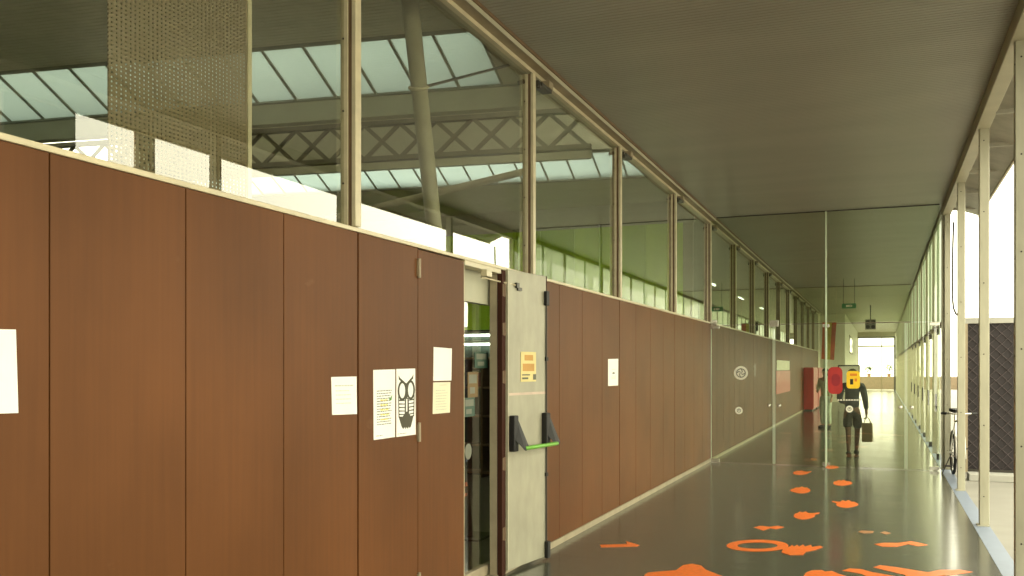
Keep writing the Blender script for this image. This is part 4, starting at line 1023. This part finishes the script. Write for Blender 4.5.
def head(mb, c, yaw, s=1.0, faced=True):
    """face details: nose, ears, brow, joined to the body mesh; local front is (sin, cos) of yaw"""
    f = Vector((math.sin(yaw), math.cos(yaw), 0)); r = Vector((f.y, -f.x, 0))
    mb.tube([c + f * 0.085 * s + Vector((0, 0, 0.015)), c + f * 0.112 * s + Vector((0, 0, -0.018)), c + f * 0.09 * s + Vector((0, 0, -0.028))], [0.007, 0.014, 0.008], 8)
    for sd in (-1, 1): mb.ellipsoid(c + r * sd * 0.082 * s - f * 0.005, 0.012, 0.02, 0.033, 8, 6)
    mb.tube([c + f * 0.088 * s + r * 0.025 - Vector((0, 0, 0.052)), c + f * 0.096 * s - Vector((0, 0, 0.052)), c + f * 0.088 * s - r * 0.025 - Vector((0, 0, 0.052))], 0.007, 6)

def body(parent, J, m_, yaw, curlR, curlL, sc_, handsR, handsL):
    """J: joints; one continuous skin"""
    V, E, R = [], [], []
    def v(p, r): V.append(Vector(p)); R.append(r); return len(V) - 1
    def chain(a, lst):
        for p, r in lst:
            i = v(p, r); E.append((a, i)); a = i
        return a
    root = v(J['pelvis'], (0.125, 0.10))
    ch = chain(root, [(J['waist'], (0.108, 0.085)), (J['chest'], (0.135, 0.10)), (J['upper'], (0.115, 0.08))])
    chain(ch, [(J['neck'], 0.047), (J['jaw'], (0.062, 0.07)), (J['head'], (0.080, 0.092)), (J['crown'], (0.062, 0.072))])
    for s in ('R', 'L'):
        chain(ch, [(J['sh' + s], 0.055), (J['el' + s], 0.040), (J['wr' + s], 0.026), (J['pa' + s], (0.036, 0.020))])
        chain(root, [(J['hip' + s], 0.092), (J['th' + s], 0.076), (J['kn' + s], 0.052), (J['ca' + s], 0.050), (J['an' + s], 0.034), (J['ba' + s], (0.04, 0.028)), (J['to' + s], (0.034, 0.018))])
    ex = MB()
    for s, hv, cv in (('R', handsR, curlR), ('L', handsL, curlL)):
        fingers(ex, Vector(J['wr' + s]), *hv, cv)
    head(ex, Vector(J['head']), yaw)
    return skinned('body', V, E, R, m_, parent, 2, ex)

def garment(name, parent, chains, m_, sub=2):
    V, E, R = [], [], []
    for ci, lst in enumerate(chains):
        a = None
        for p, r in lst:
            if isinstance(p, int): a = p; continue
            V.append(Vector(p)); R.append(r)
            if a is not None: E.append((a, len(V) - 1))
            a = len(V) - 1
    return skinned(name, V, E, R, m_, parent, sub)

# person walking away (local +Y is the way she walks)
pw = atZ(852, 455.5, 0.0)
pa = empty('person', 'person in dark jacket and shorts walking away behind the glass doors', 'person', (pw.x, pw.y, 0), -0.08)
J = dict(pelvis=(0, 0, 0.86), waist=(0, 0.015, 1.00), chest=(0, 0.03, 1.16), upper=(0, 0.045, 1.28), neck=(0, 0.06, 1.36), jaw=(0, 0.085, 1.42), head=(0, 0.095, 1.475), crown=(0, 0.09, 1.54),
         shR=(0.165, 0.045, 1.285), elR=(0.225, 0.0, 1.03), wrR=(0.245, 0.02, 0.80), paR=(0.247, 0.025, 0.735),
         shL=(-0.165, 0.045, 1.285), elL=(-0.225, 0.03, 1.04), wrL=(-0.17, 0.22, 0.95), paL=(-0.14, 0.28, 0.95),
         hipR=(0.085, 0.0, 0.82), thR=(0.085, 0.09, 0.62), knR=(0.075, 0.17, 0.45), caR=(0.07, 0.17, 0.32), anR=(0.06, 0.13, 0.09), baR=(0.06, 0.20, 0.045), toR=(0.06, 0.28, 0.03),
         hipL=(-0.085, 0.0, 0.82), thL=(-0.075, -0.02, 0.62), knL=(-0.06, -0.03, 0.45), caL=(-0.05, -0.08, 0.31), anL=(-0.045, -0.13, 0.09), baL=(-0.045, -0.06, 0.03), toL=(-0.045, 0.02, 0.025))
body(pa, J, M['skin'], 0.0, 0.9, 0.6, 1.0, ((0.02, 0.05, -1), (0, 1, 0), (-1, 0, 0)), ((0.5, 0.9, 0), (0, 0, 1), (1, -0.3, 0)))
garment('jacket', pa, [[((0, 0, 0.84), (0.150, 0.125)), ((0, 0.01, 0.98), (0.135, 0.112)), ((0, 0.03, 1.16), (0.158, 0.125)), ((0, 0.042, 1.28), (0.135, 0.10)), ((0, 0.055, 1.345), (0.066, 0.066))],
                       [(3, 0), ((0.168, 0.045, 1.29), 0.074), ((0.228, 0.0, 1.03), 0.058), ((0.246, 0.018, 0.83), 0.044)], [(3, 0), ((-0.168, 0.045, 1.29), 0.074), ((-0.228, 0.03, 1.04), 0.058), ((-0.18, 0.20, 0.96), 0.044)]], M['navy'])
garment('shorts', pa, [[((0, 0, 0.90), (0.142, 0.115)), ((0, 0, 0.84), (0.148, 0.12))], [(1, 0), ((0.09, 0.02, 0.76), 0.112), ((0.086, 0.10, 0.58), 0.094), ((0.08, 0.15, 0.50), 0.085)], [(1, 0), ((-0.09, -0.0, 0.76), 0.112), ((-0.075, -0.02, 0.58), 0.094), ((-0.065, -0.03, 0.50), 0.085)]], M['dark'])
hm = MB().ellipsoid((0, 0.075, 1.492), 0.094, 0.10, 0.098, 18, 12).ellipsoid((0, 0.015, 1.42), 0.075, 0.045, 0.08, 14, 8)
hm.ellipsoid((0.03, -0.0, 1.475), 0.045, 0.045, 0.045, 12, 8).build('hair', M['hairg'], pa, smooth=True)
for s in ('R', 'L'):
    b, t, a = Vector(J['ba' + s]), Vector(J['to' + s]), Vector(J['an' + s])
    MB().tube([a + Vector((0, -0.05, -0.035)), Vector((b.x, b.y, b.z)), t + Vector((0, 0.015, 0))], [0.042, 0.046, 0.032], 10).build('shoe', M['dark'], pa, smooth=True)
# bag held in the right hand
bw = Matrix.Translation((pw.x, pw.y, 0)) @ Matrix.Rotation(-0.08, 4, 'Z') @ Vector((0.262, 0.03, 0.70))
bg = empty('shopping_bag', 'olive-brown carrier bag held in the right hand of the walking person', 'bag', (bw.x, bw.y, 0.26), -0.08)
q0_ = [(-0.08, -0.12, 0), (0.08, -0.12, 0), (0.08, 0.12, 0), (-0.08, 0.12, 0)]; 
bgm = MB().hexa([(-0.09, -0.11, 0), (0.09, -0.11, 0), (0.09, 0.11, 0), (-0.09, 0.11, 0)], [(-0.10, -0.035, 0.34), (0.085, -0.035, 0.34), (0.085, 0.035, 0.34), (-0.10, 0.035, 0.34)])
bgm.build('bag_body', M['bag'], bg, bevel=0.012)
for yy in (-0.03, 0.03):
    MB().tube([(-0.06, yy, 0.335), (-0.035, yy * 0.6, 0.41), (0.0, yy * 0.3, 0.445), (0.03, yy * 0.6, 0.41), (0.055, yy, 0.335)], 0.006, 6).build('bag_handle', M['bag'], bg)

# person standing farther along, turned to the brown wall
ps = atZ(825.5, 428, 0.0)
pb = empty('person', 'person in sage top and pale trousers standing under the hanging banner', 'person', (ps.x, ps.y, 0), 2.6)
J = dict(pelvis=(0, 0, 0.86), waist=(0, 0.0, 1.00), chest=(0, 0.0, 1.17), upper=(0, 0.0, 1.29), neck=(0, 0.01, 1.38), jaw=(0, 0.025, 1.44), head=(0, 0.03, 1.49), crown=(0, 0.02, 1.55),
         shR=(0.165, 0.0, 1.30), elR=(0.215, -0.02, 1.05), wrR=(0.14, 0.17, 0.97), paR=(0.09, 0.22, 0.98),
         shL=(-0.165, 0.0, 1.30), elL=(-0.215, -0.02, 1.05), wrL=(-0.22, 0.05, 0.82), paL=(-0.222, 0.06, 0.755),
         hipR=(0.085, 0.0, 0.82), thR=(0.088, 0.01, 0.63), knR=(0.09, 0.01, 0.46), caR=(0.09, -0.02, 0.32), anR=(0.09, -0.03, 0.08), baR=(0.095, 0.05, 0.035), toR=(0.10, 0.13, 0.028),
         hipL=(-0.085, 0.0, 0.82), thL=(-0.088, 0.01, 0.63), knL=(-0.09, 0.01, 0.46), caL=(-0.09, -0.02, 0.32), anL=(-0.09, -0.03, 0.08), baL=(-0.10, 0.05, 0.035), toL=(-0.11, 0.13, 0.028))
body(pb, J, M['skinl'], 0.0, 0.5, 0.4, 1.0, ((-0.6, 0.7, 0.1), (0, 0, 1), (-0.5, -0.5, 0)), ((0, 0.1, -1), (0, 1, 0), (1, 0, 0)))
garment('top', pb, [[((0, 0, 0.80), (0.150, 0.12)), ((0, 0, 0.98), (0.130, 0.105)), ((0, 0.0, 1.17), (0.155, 0.118)), ((0, 0.0, 1.29), (0.132, 0.095)), ((0, 0.005, 1.35), (0.062, 0.06))],
                    [(3, 0), ((0.168, 0.0, 1.30), 0.070), ((0.218, -0.02, 1.05), 0.054), ((0.16, 0.13, 0.99), 0.040)], [(3, 0), ((-0.168, 0.0, 1.30), 0.070), ((-0.218, -0.02, 1.05), 0.054), ((-0.22, 0.04, 0.85), 0.040)]], M['sage'])
garment('trousers', pb, [[((0, 0, 0.92), (0.135, 0.108)), ((0, 0, 0.84), (0.142, 0.115))], [(1, 0), ((0.09, 0.0, 0.76), 0.105), ((0.09, 0.01, 0.46), 0.080), ((0.09, -0.03, 0.09), 0.068)], [(1, 0), ((-0.09, 0.0, 0.76), 0.105), ((-0.09, 0.01, 0.46), 0.080), ((-0.09, -0.03, 0.09), 0.068)]], M['paleblue'])
hm = MB().ellipsoid((0, 0.0, 1.515), 0.092, 0.095, 0.085, 18, 12).ellipsoid((0, -0.05, 1.45), 0.078, 0.045, 0.08, 14, 8)
hm.build('hair', M['hair'], pb, smooth=True)
for sd in (-1, 1): MB().ellipsoid((0.031 * sd, 0.112, 1.50), 0.011, 0.008, 0.007, 8, 6).build('eye', M['black'], pb)
for s in ('R', 'L'):
    b, t, a = Vector(J['ba' + s]), Vector(J['to' + s]), Vector(J['an' + s])
    MB().tube([a + Vector((0, -0.04, -0.03)), b, t + Vector((0, 0.015, 0))], [0.044, 0.046, 0.034], 10).build('shoe', M['black'], pb, smooth=True)

# ------------------------------------------------------------------ light
w = bpy.data.worlds.new('overcast_sky'); sc.world = w; w.use_nodes = True
nt = w.node_tree; nt.nodes.clear()
out = nt.nodes.new('ShaderNodeOutputWorld'); bgn = nt.nodes.new('ShaderNodeBackground')
tc = nt.nodes.new('ShaderNodeTexCoord'); sx = nt.nodes.new('ShaderNodeSeparateXYZ'); nt.links.new(tc.outputs['Generated'], sx.inputs[0])
cr = nt.nodes.new('ShaderNodeValToRGB'); nt.links.new(sx.outputs['Z'], cr.inputs['Fac'])
cr.color_ramp.elements[0].color = (1.0, 0.955, 0.70, 1); cr.color_ramp.elements[1].color = (1.0, 0.97, 0.75, 1)
nt.links.new(cr.outputs['Color'], bgn.inputs['Color'])
bgn.inputs['Strength'].default_value = 1.0
nt.links.new(bgn.outputs[0], out.inputs['Surface'])

sc.view_settings.view_transform = 'Standard'; sc.view_settings.look = 'None'
sc.view_settings.gamma = 1.0; sc.view_settings.use_curve_mapping = False
sc.view_settings.exposure = 2.5
cy = sc.cycles
cy.max_bounces = 10; cy.diffuse_bounces = 5; cy.glossy_bounces = 5; cy.transmission_bounces = 6; cy.transparent_max_bounces = 32
cy.use_denoising = True; cy.sample_clamp_indirect = 8.0
cy.caustics_reflective = False; cy.caustics_refractive = False
